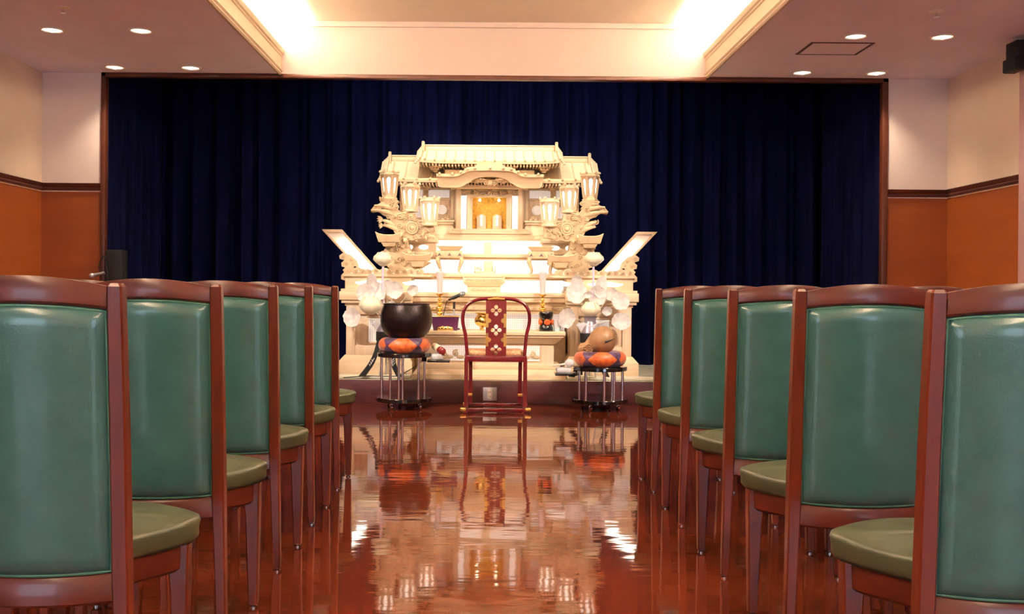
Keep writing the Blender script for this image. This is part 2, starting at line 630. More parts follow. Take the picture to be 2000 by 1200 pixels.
# wall behind the camera, with assumed, unseen windows around the added lights
wb = MB()
assumed_wins = [(-3.55, -1.65), (1.75, 3.65)]
zs0, zs1 = 0.3, 2.4
wb.box(XL - .15, XR + .15, YB - .15, YB, zs1, ZT + .2)
wb.box(XL - .15, XR + .15, YB - .15, YB, 0, zs0)
xs = [XL - .15] + [v for p in assumed_wins for v in p] + [XR + .15]
for i in range(0, len(xs), 2):
    wb.box(xs[i], xs[i + 1], YB - .15, YB, zs0, zs1)
struct('wall_back', wb, M['plaster'])
for i, (a, c) in enumerate(assumed_wins):
    f = MB()
    for u0, u1 in ((a, a + .05), (c - .05, c), ((a + c) / 2 - .03, (a + c) / 2 + .03)):
        f.box(u0, u1, YB - .05, YB + .02, zs0, zs1, .004)
    for z0 in (zs0, zs1 - .05):
        f.box(a, c, YB - .05, YB + .02, z0, z0 + .05, .004)
    wo = struct('window_%d' % (i + 1), f, M['winframe'])  # frame of an assumed window, out of view

# stage box behind the opening
struct('wall_stage_back', MB().box(-3.8, 3.95, 11.45, 11.6, 0, 3.75), M['blackmatte'])
struct('wall_stage_left', MB().box(-3.9, -3.72, YF + .16, 11.6, 0, 3.75), M['blackmatte'])
struct('wall_stage_right', MB().box(3.84, 4.0, YF + .16, 11.6, 0, 3.75), M['blackmatte'])
struct('ceiling_stage', MB().box(-3.8, 3.95, YF + .16, 11.6, 3.7, 3.8), M['blackmatte'])

# pilaster on the right wall
M['pilaster'] = mat_plain('mauve_paint', (0.50, 0.31, 0.33), 0.7, vary=0.04)
struct('wall_pilaster', MB().box(4.03, XR + .01, 6.6, 7.62, 0, ZC, .006), M['pilaster'])


# ------------------------------------------------------------------ curtains
def pleats(a, b2, fixed, axis, z0, z1, seed, pitch=0.20, amp=0.055):
    rng = random.Random(seed)
    n = int((b2 - a) / 0.012)
    ph = 0.0
    pts = []
    per = pitch
    am = amp
    for i in range(n + 1):
        u = a + (b2 - a) * i / n
        ph += 2 * PI * ((b2 - a) / n) / per
        if ph > 2 * PI:
            ph -= 2 * PI
            per = pitch * rng.uniform(.65, 1.6)
            am = amp * rng.uniform(.5, 1.5)
        s = math.sin(ph)
        pts.append((u, am * (s * abs(s) ** .2)))
    mb = MB()
    rings = []
    nz = 10
    for k in range(nz + 1):
        f = k / nz
        z = z0 + (z1 - z0) * f
        ring = []
        for i, (u, d) in enumerate(pts):
            dd = fixed + d * (1.15 - .45 * f) + .012 * math.sin(u * 61 + 2 * math.sin(u * 7)) + .006 * math.sin(u * 23 + z * 2.1)
            ring.append((u, dd, z) if axis == 'x' else (dd, u, z))
        back = [((u, fixed + .14, z) if axis == 'x' else (fixed + (.14 if fixed > 0 else -.14), u, z)) for u, d in reversed(pts)]
        rings.append(ring + back)
    mb.rings(rings)
    return mb


c1 = pleats(-3.60, 3.71, YC, 'x', STAGE + .003, 3.55, 5).build('stage_curtain', M['curtain'], smooth=70)
tag(c1, 'wide pleated navy velvet curtain hanging behind the altar', 'curtain')
c2 = pleats(YF + .20, YC - .26, -3.53, 'y', STAGE + .003, 3.55, 7).build('stage_curtain', M['curtain'], smooth=70)
tag(c2, 'navy side curtain behind the left jamb of the stage opening', 'curtain', 'side curtains of the stage')
c3 = pleats(YF + .20, YC - .26, 3.65, 'y', STAGE + .003, 3.55, 9).build('stage_curtain', M['curtain'], smooth=70)
tag(c3, 'navy side curtain behind the right jamb of the stage opening', 'curtain', 'side curtains of the stage')

# ------------------------------------------------------------------ downlights, hatch, sprinklers
dl = thing('downlight', 'x', 'ceiling light', (0, 0, 0), 0, 'recessed downlights in the side ceilings')
MB().lathe([(.090, -.001), (.090, -.007), (.078, -.011), (.070, -.006), (.070, -.001)], seg=28).build('trim_ring', M['tray'], dl)
MB().lathe([(.0, -.002), (.070, -.002), (.070, -.0055), (.030, -.0035), (.0, -.0035)], seg=28).build('reflector', M['trimwhite'], dl)
MB().lathe([(.0, -.022), (.012, -.020), (.022, -.013), (.026, -.004), (.0, -.0037)], seg=18).build('bulb', M['bulb'], dl)
first = True
dl_names = {
    (0, 0): 'outer downlight above the left front corner, nearest the curtain', (1, 0): 'inner downlight of left ceiling, near the curtain top',
    (0, 1): 'outer left downlight of the row farther from the curtain', (1, 1): 'inner left downlight of the row farther from the curtain',
    (2, 0): 'inner right downlight just in front of the curtain', (3, 0): 'outer right downlight just in front of the curtain',
    (2, 1): 'inner right downlight beside the square ceiling hatch', (3, 1): 'outer right downlight, row farther from the curtain'}
for j, yy in enumerate((8.80, 7.53)):
    for i, xx in enumerate((-3.265, -2.6, 2.755, 3.405)):
        lab = 'round recessed ' + dl_names[(i, j)]
        if first:
            dl.location = (xx, yy, ZC)
            dl['label'] = lab
            XF[dl.name] = Matrix.Translation((xx, yy, ZC))
            first = False
        else:
            dup(dl, (xx, yy, ZC), 0, lab)
# their light, and that of assumed unseen rows, without fixtures, further back in the hall
for yy in (8.80, 7.53, 6.26, 5.0, 3.0, 1.0):
    for xx in (-3.265, -2.6, 2.755, 3.405):
        spot('downlight_lamp', (xx, yy, ZC - .03), (xx, yy, 0), 34, WARM, 108, 1.0, 0.05)

h = thing('ceiling_hatch', 'square access hatch with dark frame in right ceiling', 'hatch', (2.735, 7.93, ZC))
f = MB()
for q in ((2.49, 2.98, 7.735, 7.75), (2.49, 2.98, 8.115, 8.13)):
    f.box(*q, ZC - .006, ZC)
for q in ((2.49, 2.512, 7.75, 8.115), (2.958, 2.98, 7.75, 8.115)):
    f.box(*q, ZC - .006, ZC)
f.build('frame', M['hatch'], h)
MB().box(2.512, 2.958, 7.75, 8.115, ZC - .004, ZC).build('panel', M['ceiling'], h)
for sx, sy, lab in ((-2.93, 6.93, 'small chrome sprinkler head in the left ceiling'), (3.06, 6.86, 'small chrome sprinkler head in the right ceiling')):
    sp = thing('sprinkler', lab, 'sprinkler', (sx, sy, ZC), 0, 'ceiling sprinklers')
    MB().lathe([(.0, 0), (.045, 0), (.045, -.004), (.03, -.009), (.012, -.010), (.0, -.010)], (sx, sy, ZC), 20).build('rose', M['tray'], sp)
    mb = MB().cyl((sx, sy, ZC - .008), (sx, sy, ZC - .035), .008)
    mb.lathe([(.0, -.035), (.018, -.036), (.018, -.039), (.0, -.040)], (sx, sy, ZC), 12)
    mb.build('nozzle', M['chrome'], sp)

# wall speaker at the top of the pilaster
s = thing('wall_speaker', 'black wall speaker below the ceiling at right edge', 'speaker', (3.99, 7.60, 2.70))
MB().box(3.90, 4.0, 7.44, 7.62, 2.70, 2.80, .012).build('lower_housing', M['blackmatte'], s)
MB().box(3.925, 4.01, 7.46, 7.62, 2.80, 2.925, .01).build('bracket', M['blackmatte'], s)
MB().box(4.0, 4.035, 7.48, 7.58, 2.74, 2.9, .004).build('wall_mount', M['grey'], s)

# ================================================================== chairs
def make_chair():
    t = thing('hall_chair', 'x', 'chair', (0, 0, 0), 0, 'green leather hall chairs')
    HW = .196
    ZTOP = 1.053

    def back_y(z):                       # lean of the back posts
        return -.05 * max(0, (z - .42) / .63) ** 1.2

    def bulge(u):                        # plan curve of the back, u in -1..1
        return -.030 * (1 - u * u)
    for sg in (-1, 1):
        mb = MB()
        rs = []
        for z, hx, hy in ((.012, .0125, .014), (.05, .014, .0155), (.30, .0165, .018), (.42, .018, .020), (.75, .0175, .0185), (1.02, .0165, .017), (1.046, .0160, .0165), (ZTOP, .012, .012)):
            cx = sg * (HW + .012 * max(0, 1 - z / .42))
            cy = back_y(z)
            c = .004
            q = [(-hx + c, -hy), (hx - c, -hy), (hx, -hy + c), (hx, hy - c), (hx - c, hy), (-hx + c, hy), (-hx, hy - c), (-hx, -hy + c)]
            rs.append([(cx + a, cy + b2, z) for a, b2 in q])
        mb.rings(rs)
        leg = mb.build('rear_leg', M['mahogany'], t, 30)
        MB().lathe([(.0, 0), (.013, 0), (.013, .005), (.006, .008), (.006, .014), (0, .014)], (sg * (HW + .0115), back_y(0), 0), 12).build('glide', M['chrome'], leg)
        # front leg, set under the seat corner, with a shoulder that runs into the apron
        mb = MB()
        rs = []
        for z, hx, hy, dx in ((.012, .015, .015, 0), (.05, .016, .016, 0), (.30, .022, .021, -.003), (.335, .024, .022, -.004), (.37, .016, .020, .004), (.408, .012, .018, .009)):
            cx = sg * (.217 + dx)
            cy = .352
            c = .004
            q = [(-hx + c, -hy), (hx - c, -hy), (hx, -hy + c), (hx, hy - c), (hx - c, hy), (-hx + c, hy), (-hx, hy - c), (-hx, -hy + c)]
            rs.append([(cx + a, cy + b2, z) for a, b2 in q])
        mb.rings(rs)
        leg = mb.build('front_leg', M['mahogany'], t, 30)
        MB().lathe([(.0, 0), (.013, 0), (.013, .005), (.006, .008), (.006, .014), (0, .014)], (sg * .217, .352, 0), 12).build('glide', M['chrome'], leg)
    inner = HW - .0165

    def curved(z0f, z1f, depth, name, mat, n=16, taper=0.0, bev=.006, yoff=0.0):
        mb = MB()
        rs = []
        for i in range(n + 1):
            u = -1 + 2 * i / n
            x = u * inner
            za, zb = z0f(u), z1f(u)
            pts = []
            for a, z in ((-depth / 2 + bev, za), (-depth / 2, za + bev), (-depth / 2, zb - bev * 2.2), (-depth / 2 + bev * 1.6, zb), (depth / 2 - bev, zb), (depth / 2, zb - bev), (depth / 2, za + bev), (depth / 2 - bev, za)):
                pts.append((x, back_y(z) + bulge(u) + a + yoff, z))
            rs.append(pts)
        mb.rings(rs)
        return mb.build(name, mat, t, 40)
    top0 = lambda u: .998 + .012 * (1 - u * u)
    top1 = lambda u: 1.046 + .022 * (1 - u * u)
    curved(top0, top1, .030, 'top_rail', M['mahogany_h'])
    curved(lambda u: .372 - .004 * (1 - u * u), lambda u: .436 - .004 * (1 - u * u), .028, 'bottom_rail', M['mahogany_h'])
    # padded leather panel, bulging to both faces
    NX, NZ = 22, 26
    mb = MB()
    bm = mb.bm
    pz0 = lambda u: .436 - .004 * (1 - u * u)
    grid = {}
    for side in (-1, 1):
        for i in range(NX + 1):
            for k in range(NZ + 1):
                u = -1 + 2 * i / NX
                v = k / NZ
                z = pz0(u) + (top0(u) - pz0(u)) * v
                ed = min(1.0, (1 - abs(u)) * inner / .035)
                ev = min(1.0, min(v, 1 - v) * .56 / .035)
                pad = .006 + .015 * math.sqrt(max(0, 1 - (1 - ed) ** 2)) * math.sqrt(max(0, 1 - (1 - ev) ** 2)) + .004 * (1 - u * u) * math.sin(PI * v)
                grid[(side, i, k)] = bm.verts.new((u * inner, back_y(z) + bulge(u) + side * pad, z))
    for side in (-1, 1):
        for i in range(NX):
            for k in range(NZ):
                bm.faces.new([grid[(side, i, k)], grid[(side, i + 1, k)], grid[(side, i + 1, k + 1)], grid[(side, i, k + 1)]])
    for i in range(NX):
        for k in (0, NZ):
            bm.faces.new([grid[(-1, i, k)], grid[(-1, i + 1, k)], grid[(1, i + 1, k)], grid[(1, i, k)]])
    for k in range(NZ):
        for i in (0, NX):
            bm.faces.new([grid[(-1, i, k)], grid[(-1, i, k + 1)], grid[(1, i, k + 1)], grid[(1, i, k)]])
    back = mb.build('backrest', M['leather'], t, 75)
    mb = MB()
    for side in (-1, 1):
        pts = []
        for i in range(NX + 1):
            u = -1 + 2 * i / NX
            pts.append((u * (inner - .004), back_y(.44) + bulge(u) + side * .0085, pz0(u) + .004))
        for k in range(1, 12):
            z = pz0(1) + (top0(1) - pz0(1)) * k / 12
            pts.append((inner - .004, back_y(z) + side * .0085, z))
        for i in range(NX + 1):
            u = 1 - 2 * i / NX
            pts.append((u * (inner - .004), back_y(1.0) + bulge(u) + side * .0085, top0(u) - .004))
        for k in range(11, 0, -1):
            z = pz0(1) + (top0(1) - pz0(1)) * k / 12
            pts.append((-inner + .004, back_y(z) + side * .0085, z))
        mb.tube(pts, .0035, 6, closed=True)
    mb.build('piping', M['piping'], back, 60)
    # seat cushion: rounded outline, wide towards the front corners
    half = [(0, .045), (.09, .085), (.155, .20), (.190, .25), (.222, .29), (.250, .35), (.253, .385), (.235, .425), (.17, .485), (.09, .525), (0, .535)]
    out = half + [(-x, y) for x, y in half[-2:0:-1]]
    out = spline(out, 4, closed=True)
    cx0, cy0 = 0.0, .33
    rs = []
    for sc, z, dip in ((.86, .408, 0), (.95, .410, 0), (.985, .422, 0), (.985, .440, 0), (1.0, .458, 0), (.985, .468, .2), (.93, .474, .5), (.8, .480, .8), (.6, .485, 1), (.35, .487, 1), (.12, .488, 1)):
        ring = []
        for x, y in out:
            # edges roll lower halfway along the rear flank, corners stay up
            flank = math.exp(-((abs(x) - .17) / .07) ** 2) * (1 if y < .33 else .2)
            zz = z - .010 * flank * (1 if z > .43 else .3)
            ring.append((cx0 + (x - cx0) * sc, cy0 + (y - cy0) * sc, zz))
        rs.append(ring)
    MB().rings(rs).build('seat', M['seat'], t, 60)
    rs = []
    for sc, z in ((.84, .346), (.86, .342), (.90, .350), (.90, .400), (.88, .410), (.80, .410)):
        rs.append([(x * sc, cy0 + (y - cy0) * sc, z) for x, y in out])
    MB().rings(rs).build('apron', M['mahogany_h'], t, 40)
    return t


chair0 = make_chair()
left_y = [2.15, 2.93, 3.70, 4.43, 5.19]
right_y = [2.03, 2.89, 3.66, 4.46, 5.20]
ordn = ['nearest the camera', 'second from the camera', 'third from the camera', 'fourth from the camera', 'fifth and farthest, nearest the altar']
chairs = []
for i, y in enumerate(left_y):
    chairs.append((-.772 - .196, y, 0.0, 'green leather chair left of the aisle, ' + ordn[i], 'chairs along the left of the aisle'))
for i, y in enumerate(right_y):
    chairs.append((.888 + .196, y, 0.0, 'green leather chair right of the aisle, ' + ordn[i], 'chairs along the right of the aisle'))
ordr = ['', 'second', 'third', 'fourth', 'fifth']
for i in (1, 2, 3, 4):
    chairs.append((-.968 - .512, left_y[i], 0, 'outer green leather chair mostly hidden, left of the %s left aisle chair' % ordr[i], 'outer chairs of the left rows'))
for i in (1, 2, 3, 4):
    chairs.append((1.084 + .512, right_y[i], 0, 'outer green leather chair mostly hidden, right of the %s right aisle chair' % ordr[i], 'outer chairs of the right rows'))
for k, (x, y, rz, lab, grp) in enumerate(chairs):
    if k == 0:
        chair0.location = (x, y, 0)
        chair0['label'], chair0['group'] = lab, grp
    else:
        dup(chair0, (x, y, 0), rz, lab, grp)

# ================================================================== the altar
AX = 0.03                                   # its middle


def ax(px, Y):                              # half of the altar seen on the left, measured from its middle
    return (px - 955) / F * Y


def lattice(mb, x0, x1, y, z0, z1, cell=.021, t=.0026, d=.004):
    nx = max(1, round((x1 - x0) / cell))
    nz = max(1, round((z1 - z0) / cell))
    for i in range(nx + 1):
        x = x0 + (x1 - x0) * i / nx
        mb.box(x - t / 2, x + t / 2, y - d, y, z0, z1)
    for k in range(nz + 1):
        z = z0 + (z1 - z0) * k / nz
        mb.box(x0, x1, y - d * .8, y - d * .1, z - t / 2, z + t / 2)
    return mb


def scroll(mb, cx, y, cz, r, turns=1.4, start=0.0, hand=1, th=None, lift=.012):
    th = th or r * .2
    pts, rad = [], []
    n = int(16 * turns)
    for i in range(n + 1):
        f = i / n
        a = start + hand * 2 * PI * turns * f
        rr = r * (1 - .82 * f)
        pts.append((cx + rr * math.cos(a), y - lift * f, cz + rr * math.sin(a)))
        rad.append(th * (1 - .35 * f))
    mb.tube(pts, rad, 6)
    mb.ell(pts[-1], (th * 1.2,) * 3, None, 8, 6)
    return mb


def leaf(mb, p, ang, L, Wd, th=.008, tilt=0.0):
    """pointed leaf lying about in the x-z plane"""
    q = Matrix.Translation(p) @ Matrix.Rotation(-ang, 4, 'Y') @ Matrix.Rotation(tilt, 4, 'X')
    rs = []
    for f, wd in ((0, .12), (.2, .7), (.45, 1.0), (.7, .75), (.9, .32), (1, .05)):
        rs.append([q @ Vector((L * f, a * th + -.35 * th * math.sin(PI * f), b2 * Wd * wd)) for a, b2 in ((-1, 0), (-.3, .5), (.6, .5), (.6, -.5), (-.3, -.5))])
    mb.rings(rs)


def carving(mb, poly, y, seed, n, rmin, rmax):
    rng = random.Random(seed)
    xs = [p[0] for p in poly]
    zs = [p[1] for p in poly]
    placed = []
    tries = 0
    while len(placed) < n and tries < 4000:
        tries += 1
        p = (rng.uniform(min(xs), max(xs)), rng.uniform(min(zs), max(zs)))
        if not inside(p, poly):
            continue
        r = rng.uniform(rmin, rmax)
        if any((p[0] - q[0]) ** 2 + (p[1] - q[1]) ** 2 < (r + q[2]) ** 2 * .55 for q in placed):
            continue
        placed.append((p[0], p[1], r))
        if rng.random() < .55:
            scroll(mb, p[0], y - .004, p[1], r, rng.uniform(1.1, 1.6), rng.uniform(0, 6.28), rng.choice((-1, 1)), r * .24)
        else:
            a0 = rng.uniform(0, 6.28)
            for k in range(4):
                leaf(mb, (p[0], y - .006 - .003 * k, p[1]), a0 + k * .45, r * 1.7, r * .7, .007, rng.uniform(-.3, .3))
    return mb


# ---- main altar body
al = thing('altar', 'tiered pale wooden funeral altar body with lit lattice panels on stage', 'altar', (AX, 9.9, STAGE))


def sym(mbfn, name, mat, parent, smooth=35, label=None):
    """a part with its mirror-image twin, as two meshes"""
    for sg in (-1, 1):
        mb = MB()
        mbfn(mb, sg)
        mb.build(name, mat, parent, smooth, label=label)


def sb(mb, sg, x0, x1, y0, y1, z0, z1, bev=0.004):
    a, c = AX + sg * x0, AX + sg * x1
    mb.box(min(a, c), max(a, c), y0, y1, z0, z1, bev)


def tower(sg):
    xi, xo = .74, 1.335                       # inner and outer side of the tower
    yb = 10.45
    mb = MB()
    sb(mb, sg, xi - .03, xo + .062, 9.34, yb, STAGE, .35)
    a, c = sorted((AX + sg * (xi - .03), AX + sg * (xo + .062)))
    a2, c2 = sorted((AX + sg * (xi + .01), AX + sg * (xo + .012)))
    mb.frust(a, c, 9.34, yb, .35, a2, c2, 9.40, yb, .41)
    t = mb.build('tower_plinth', M['hinoki'], al, 30)
    mb = MB()
    sb(mb, sg, xi + .02, xo, 9.43, yb, .41, .87)
    # stiles and rails around the window
    yf = 9.405
    sb(mb, sg, xi + .02, xi + .10, yf, 9.44, .41, .87)
    sb(mb, sg, xo - .085, xo, yf, 9.44, .41, .87)
    sb(mb, sg, xi + .10, xo - .085, yf, 9.44, .41, .50)
    sb(mb, sg, xi + .10, xo - .085, yf, 9.44, .79, .87)
    body = mb.build('tower_body', M['hinoki_v'], al, 30)
    mb = MB()
    xc = (xi + xo) / 2 + .005
    sb(mb, sg, xc - .085, xc + .085, 9.424, 9.432, .535, .755, 0)
    mb.build('lit_window', M['paper_dim'], body)
    mb = MB()
    lattice(mb, AX + sg * xc - .085, AX + sg * xc + .085, 9.423, .535, .755, .018)
    sb(mb, sg, xc - .10, xc + .10, 9.412, 9.43, .755, .772)
    sb(mb, sg, xc - .10, xc + .10, 9.412, 9.43, .518, .535)
    sb(mb, sg, xc - .10, xc - .085, 9.412, 9.43, .52, .77)
    sb(mb, sg, xc + .085, xc + .10, 9.412, 9.43, .52, .77)
    mb.build('window_lattice', M['hinoki_v'], body)
    # cornice with stepped underside
    mb = MB()
    for z0, z1, e in ((.87, .895, .015), (.895, .925, .045), (.925, 1.005, .062), (1.005, 1.03, .05)):
        sb(mb, sg, xi - e * .3, xo + e, 9.43 - e, yb, z0, z1)
    mb.build('tower_cornice', M['hinoki'], al, 30)
    mb = MB()
    # upper band with a curved lit slot near each end
    zs = (1.03, 1.145)
    sb(mb, sg, xi + .0, xo + .03, 9.52, yb, *zs)
    up = mb.build('tower_band', M['hinoki'], al, 30)
    mb = MB()
    for u0, u1 in ((.93, 1.27), (.55, .82)):
        poly = []
        um = (u0 + u1) / 2
        L = (u1 - u0) / 2
        for k in range(24):
            a = 2 * PI * k / 24
            poly.append((AX + sg * um + L * math.cos(a), 1.087 + .022 * math.sin(a) + .005 * math.cos(4 * a)))
        mb.prism(poly, 9.514, 9.53)
    mb.build('lit_slot', M['paper'], up)
    mb = MB()
    sb(mb, sg, xi - .2, xo + .05, 9.49, yb, 1.145, 1.165)
    mb.build('band_shelf', M['hinoki'], al, 30)


for sg in (-1, 1):
    tower(sg)

# carved cloud rails standing on the towers
def cloud_rail(mb, sg):
    y = 9.50
    base = 1.165
    pts = [(.62, base), (1.36, base), (1.37, base + .03)]
    n = 9
    for k in range(n * 6 + 1):
        f = k / (n * 6)
        x = 1.365 - f * .745
        pts.append((x, base + .052 + .014 * abs(math.sin(PI * n * f)) + .012 * math.cos(f * 9)))
    mb.prism([(AX + sg * x, z) for x, z in pts], y, y + .03)
    rng = random.Random(3)
    for k in range(11):
        x = 1.33 - k * .066
        scroll(mb, AX + sg * x, y - .002, base + .03, .021, 1.3, rng.uniform(0, 6), 1 if k % 2 else -1, .0055, .006)


sym(cloud_rail, 'cloud_rail', M['carve'], al, 40)


for sg in (-1, 1):
    for k in range(10):
        x = 1.30 - k * .066
        MB().ell((AX + sg * x, 9.499, 1.178 + .016 * (k % 3)), (.008, .004, .005), None, 8, 6).build('pierced_light', M['paper_dim'], al)

# middle tiers, stepping back
mb = MB()
mb.box(AX - .74, AX + .74, 9.66, 10.5, STAGE, .62, .004)
mb.box(AX - .76, AX + .76, 9.60, 10.5, .80, .835, .004)
mb.box(AX - .76, AX + .76, 9.575, 10.5, .835, .875, .006)
mb.box(AX - .76, AX + .76, 9.60, 10.5, .875, .91, .006)
mb.box(AX - .76, AX + .76, 9.55, 10.5, .91, .96, .008)
mb.box(AX - .78, AX + .78, 9.53, 10.5, .96, 1.0, .006)
mb.build('lower_tier', M['hinoki'], al, 30)
mb = MB().box(AX - .745, AX + .745, 9.571, 9.576, .838, .872)
for k in range(26):
    scroll(mb, AX - .72 + k * .0576, 9.572, .855, .014, 1.2, k, 1 if k % 2 else -1, .004, .004)
mb.build('carved_frieze', M['carve'], al, 40)
MB().box(AX - .73, AX + .73, 9.68, 9.70, .62, .80).build('light_panel', M['paper_dim'], al)
lattice(MB(), AX - .73, AX + .73, 9.678, .625, .80).build('lattice', M['hinoki_v'], al)
mb = MB()
mb.box(AX - 1.1, AX + 1.1, 9.93, 10.5, 1.125, 1.15, .004)
mb.box(AX - 1.1, AX + 1.1, 9.90, 10.5, 1.15, 1.19, .006)
mb.build('middle_tier', M['hinoki'], al, 30)
MB().box(AX - .80, AX + .80, 10.02, 10.04, 1.0, 1.125).build('light_panel', M['paper'], al)
lattice(MB(), AX - .68, AX + .68, 10.015, 1.0, 1.125).build('lattice', M['hinoki_v'], al)
mb = MB()
mb.box(AX - .78, AX + .78, 10.13, 10.5, 1.33, 1.35, .004)
mb.box(AX - .80, AX + .80, 10.10, 10.5, 1.35, 1.39, .006)
mb.build('upper_tier', M['hinoki'], al, 30)
MB().box(AX - .72, AX + .72, 10.22, 10.24, 1.19, 1.33).build('light_panel', M['paper'], al)
lattice(MB(), AX - .70, AX + .70, 10.216, 1.19, 1.33).build('lattice', M['hinoki_v'], al)
MB().box(AX - .60, AX + .60, 10.35, 10.37, 1.39, 1.535).build('light_panel', M['paper'], al)
lattice(MB(), AX - .60, AX + .60, 10.346, 1.39, 1.535, .018, .0014).build('lattice', M['hinoki_v'], al)
mb = MB()
mb.box(AX - .82, AX + .82, 10.30, 10.95, 1.535, 1.575, .006)
mb.box(AX - .80, AX + .80, 10.33, 10.95, 1.575, 1.60, .004)
mb.build('top_tier', M['hinoki'], al, 30)
MB().box(AX - .9, AX + .9, 10.5, 10.95, STAGE, 1.535).build('core', M['hinoki_v'], al)
# side cabinets with two bean-shaped lit openings beside the bright band
def side_cab(mb, sg):
    sb(mb, sg, .54, .98, 10.12, 10.5, 1.39, 1.50)
    sb(mb, sg, .52, 1.0, 10.09, 10.5, 1.50, 1.545)
    sb(mb, sg, .52, 1.0, 10.08, 10.5, 1.365, 1.40)


sym(side_cab, 'side_cabinet', M['hinoki'], al, 30)


for sg in (-1, 1):
    for xx, rw in ((.66, .050), (.80, .033)):
        poly = [(AX + sg * xx + rw * math.cos(2 * PI * k / 20), 1.452 + .024 * math.sin(2 * PI * k / 20)) for k in range(20)]
        MB().prism(poly, 10.114, 10.125).build('lit_opening', M['paper'], al)

# ---- front offering table
ft = thing('offering_table', 'low pale wooden table at stage edge carrying the brass and lacquer ware', 'table', (AX, 9.35, STAGE))
mb = MB()
mb.box(AX - .70, AX + .70, 9.16, 9.585, .615, .652, .005)
mb.box(AX - .685, AX + .685, 9.175, 9.585, .595, .615, .003)
mb.frust(AX - .61, AX + .61, 9.24, 9.585, .535, AX - .68, AX + .68, 9.18, 9.585, .595)
mb.build('table_top', M['hinoki'], ft, 30)
mb = MB()
mb.box(AX - .60, AX + .60, 9.26, 9.585, .35, .535)
mb.build('body', M['hinoki_v'], ft, 30)
MB().box(AX - .47, AX + .47, 9.253, 9.262, .375, .515).build('lit_panel', M['paper_dim'], ft)
lattice(MB(), AX - .47, AX + .47, 9.252, .375, .515, .02).build('lattice', M['hinoki_v'], ft)
mb = MB()
for k in range(9):
    x = AX - .4 + k * .1
    scroll(mb, x, 9.246, .43 + .015 * (k % 2), .032, 1.4, k, 1 if k % 2 else -1, .009, .004)
    mb.ell((x + .04, 9.247, .41), (.04, .006, .018), None, 10, 6)
mb.build('cloud_carving', M['carve'], ft, 40)
mb = MB()
mb.box(AX - .70, AX + .70, 9.13, 9.585, STAGE, .255, .006)
mb.frust(AX - .70, AX + .70, 9.13, 9.585, .255, AX - .66, AX + .66, 9.20, 9.585, .30)
mb.box(AX - .655, AX + .655, 9.215, 9.585, .30, .35, .005)
mb.build('base', M['hinoki'], ft, 30)

# cream boards lying on the stage beneath the towers
for sg, lab in ((-1, 'thin cream board on the stage floor under the left altar foot'), (1, 'thin cream board on the stage floor under the right altar foot')):
    mb = MB()
    a, c = sorted((AX + sg * .72, AX + sg * 1.62))
    mb.box(a, c, 9.19, 9.33, STAGE, STAGE + .028, .004)
    o = mb.build('floor_board', M['stage_board'])
    tag(o, lab, 'board', 'cream boards on the stage')

# ---- shrine (the palace on top)
sh = thing('shrine', 'pale wooden palace shrine with tiled roofs and gold inner chamber atop altar', 'shrine', (AX, 10.6, 1.60))
Zf = 1.60
mb = MB()
mb.box(AX - .42, AX + .42, 10.31, 10.9, Zf, Zf + .03, .004)
mb.box(AX - .38, AX + .38, 10.33, 10.9, Zf + .03, Zf + .055, .004)
mb.build('step', M['hinoki'], sh, 30)
# back wall block and side wings
mb = MB()
mb.box(AX - .93, AX - .20, 10.56, 10.9, Zf, 2.16)
mb.box(AX + .20, AX + .93, 10.56, 10.9, Zf, 2.16)
mb.box(AX - .20, AX + .20, 10.80, 10.9, Zf, 2.40)
mb.box(AX - .60, AX + .60, 10.56, 10.85, 2.10, 2.40)
mb.build('wall', M['hinoki_v'], sh, 30)


def wing_rails(mb, sg):
    for z0, z1 in ((2.075, 2.10), (1.965, 1.985)):
        sb(mb, sg, .375, .94, 10.545, 10.565, z0, z1, .002)
    for x0 in (.375, .655, .91):
        sb(mb, sg, x0, x0 + .03, 10.54, 10.565, Zf, 2.12, .002)


sym(wing_rails, 'wing_frame', M['hinoki'], sh, 30)


def wing_lights(mb, sg):
    sb(mb, sg, .42, .64, 10.552, 10.562, 1.99, 2.07, 0)
    sb(mb, sg, .70, .89, 10.552, 10.562, 1.99, 2.07, 0)
    poly = [(AX + sg * .50 + .055 * math.cos(2 * PI * k / 20), 1.865 + .05 * math.sin(2 * PI * k / 20)) for k in range(20)]
    mb.prism(poly, 10.552, 10.562)
    sb(mb, sg, .70, .80, 10.552, 10.562, 1.78, 1.90, 0)


sym(wing_lights, 'wing_window', M['paper_dim'], sh)


def wing_lat(mb, sg):
    for a, c, z0, z1 in ((.42, .64, 1.99, 2.07), (.70, .89, 1.99, 2.07), (.445, .555, 1.815, 1.915), (.70, .80, 1.78, 1.90)):
        x0, x1 = sorted((AX + sg * a, AX + sg * c))
        lattice(mb, x0, x1, 10.55, z0, z1, .016, .0026)


sym(wing_lat, 'wing_lattice', M['hinoki_v'], sh)


def side_bal(mb, sg):                         # little balconies left and right of the chamber
    a, c = sorted((AX + sg * .37, AX + sg * .80))
    mb.box(a, c, 10.40, 10.56, 1.70, 1.725, .004)
    mb.box(a - .01, c + .01, 10.385, 10.56, 1.725, 1.745, .004)
    mb.frust(a - .02, c + .02, 10.36, 10.56, 1.60, a + .01, c - .01, 10.42, 10.56, 1.70)
    for k in range(5):
        mb.ell((AX + sg * (.43 + .05 * k), 10.43, 1.757), (.018, .010, .012), None, 8, 6)
    scroll(mb, AX + sg * .45, 10.42, 1.778, .022, 1.2, 2, sg, .005)


sym(side_bal, 'balcony', M['hinoki'], sh, 30)
# door posts, lit pillars and lintel of the chamber
def posts(mb, sg):
    sb(mb, sg, .295, .345, 10.36, 10.42, Zf + .05, 2.07, .006)


sym(posts, 'post', M['hinoki_v'], sh, 30)


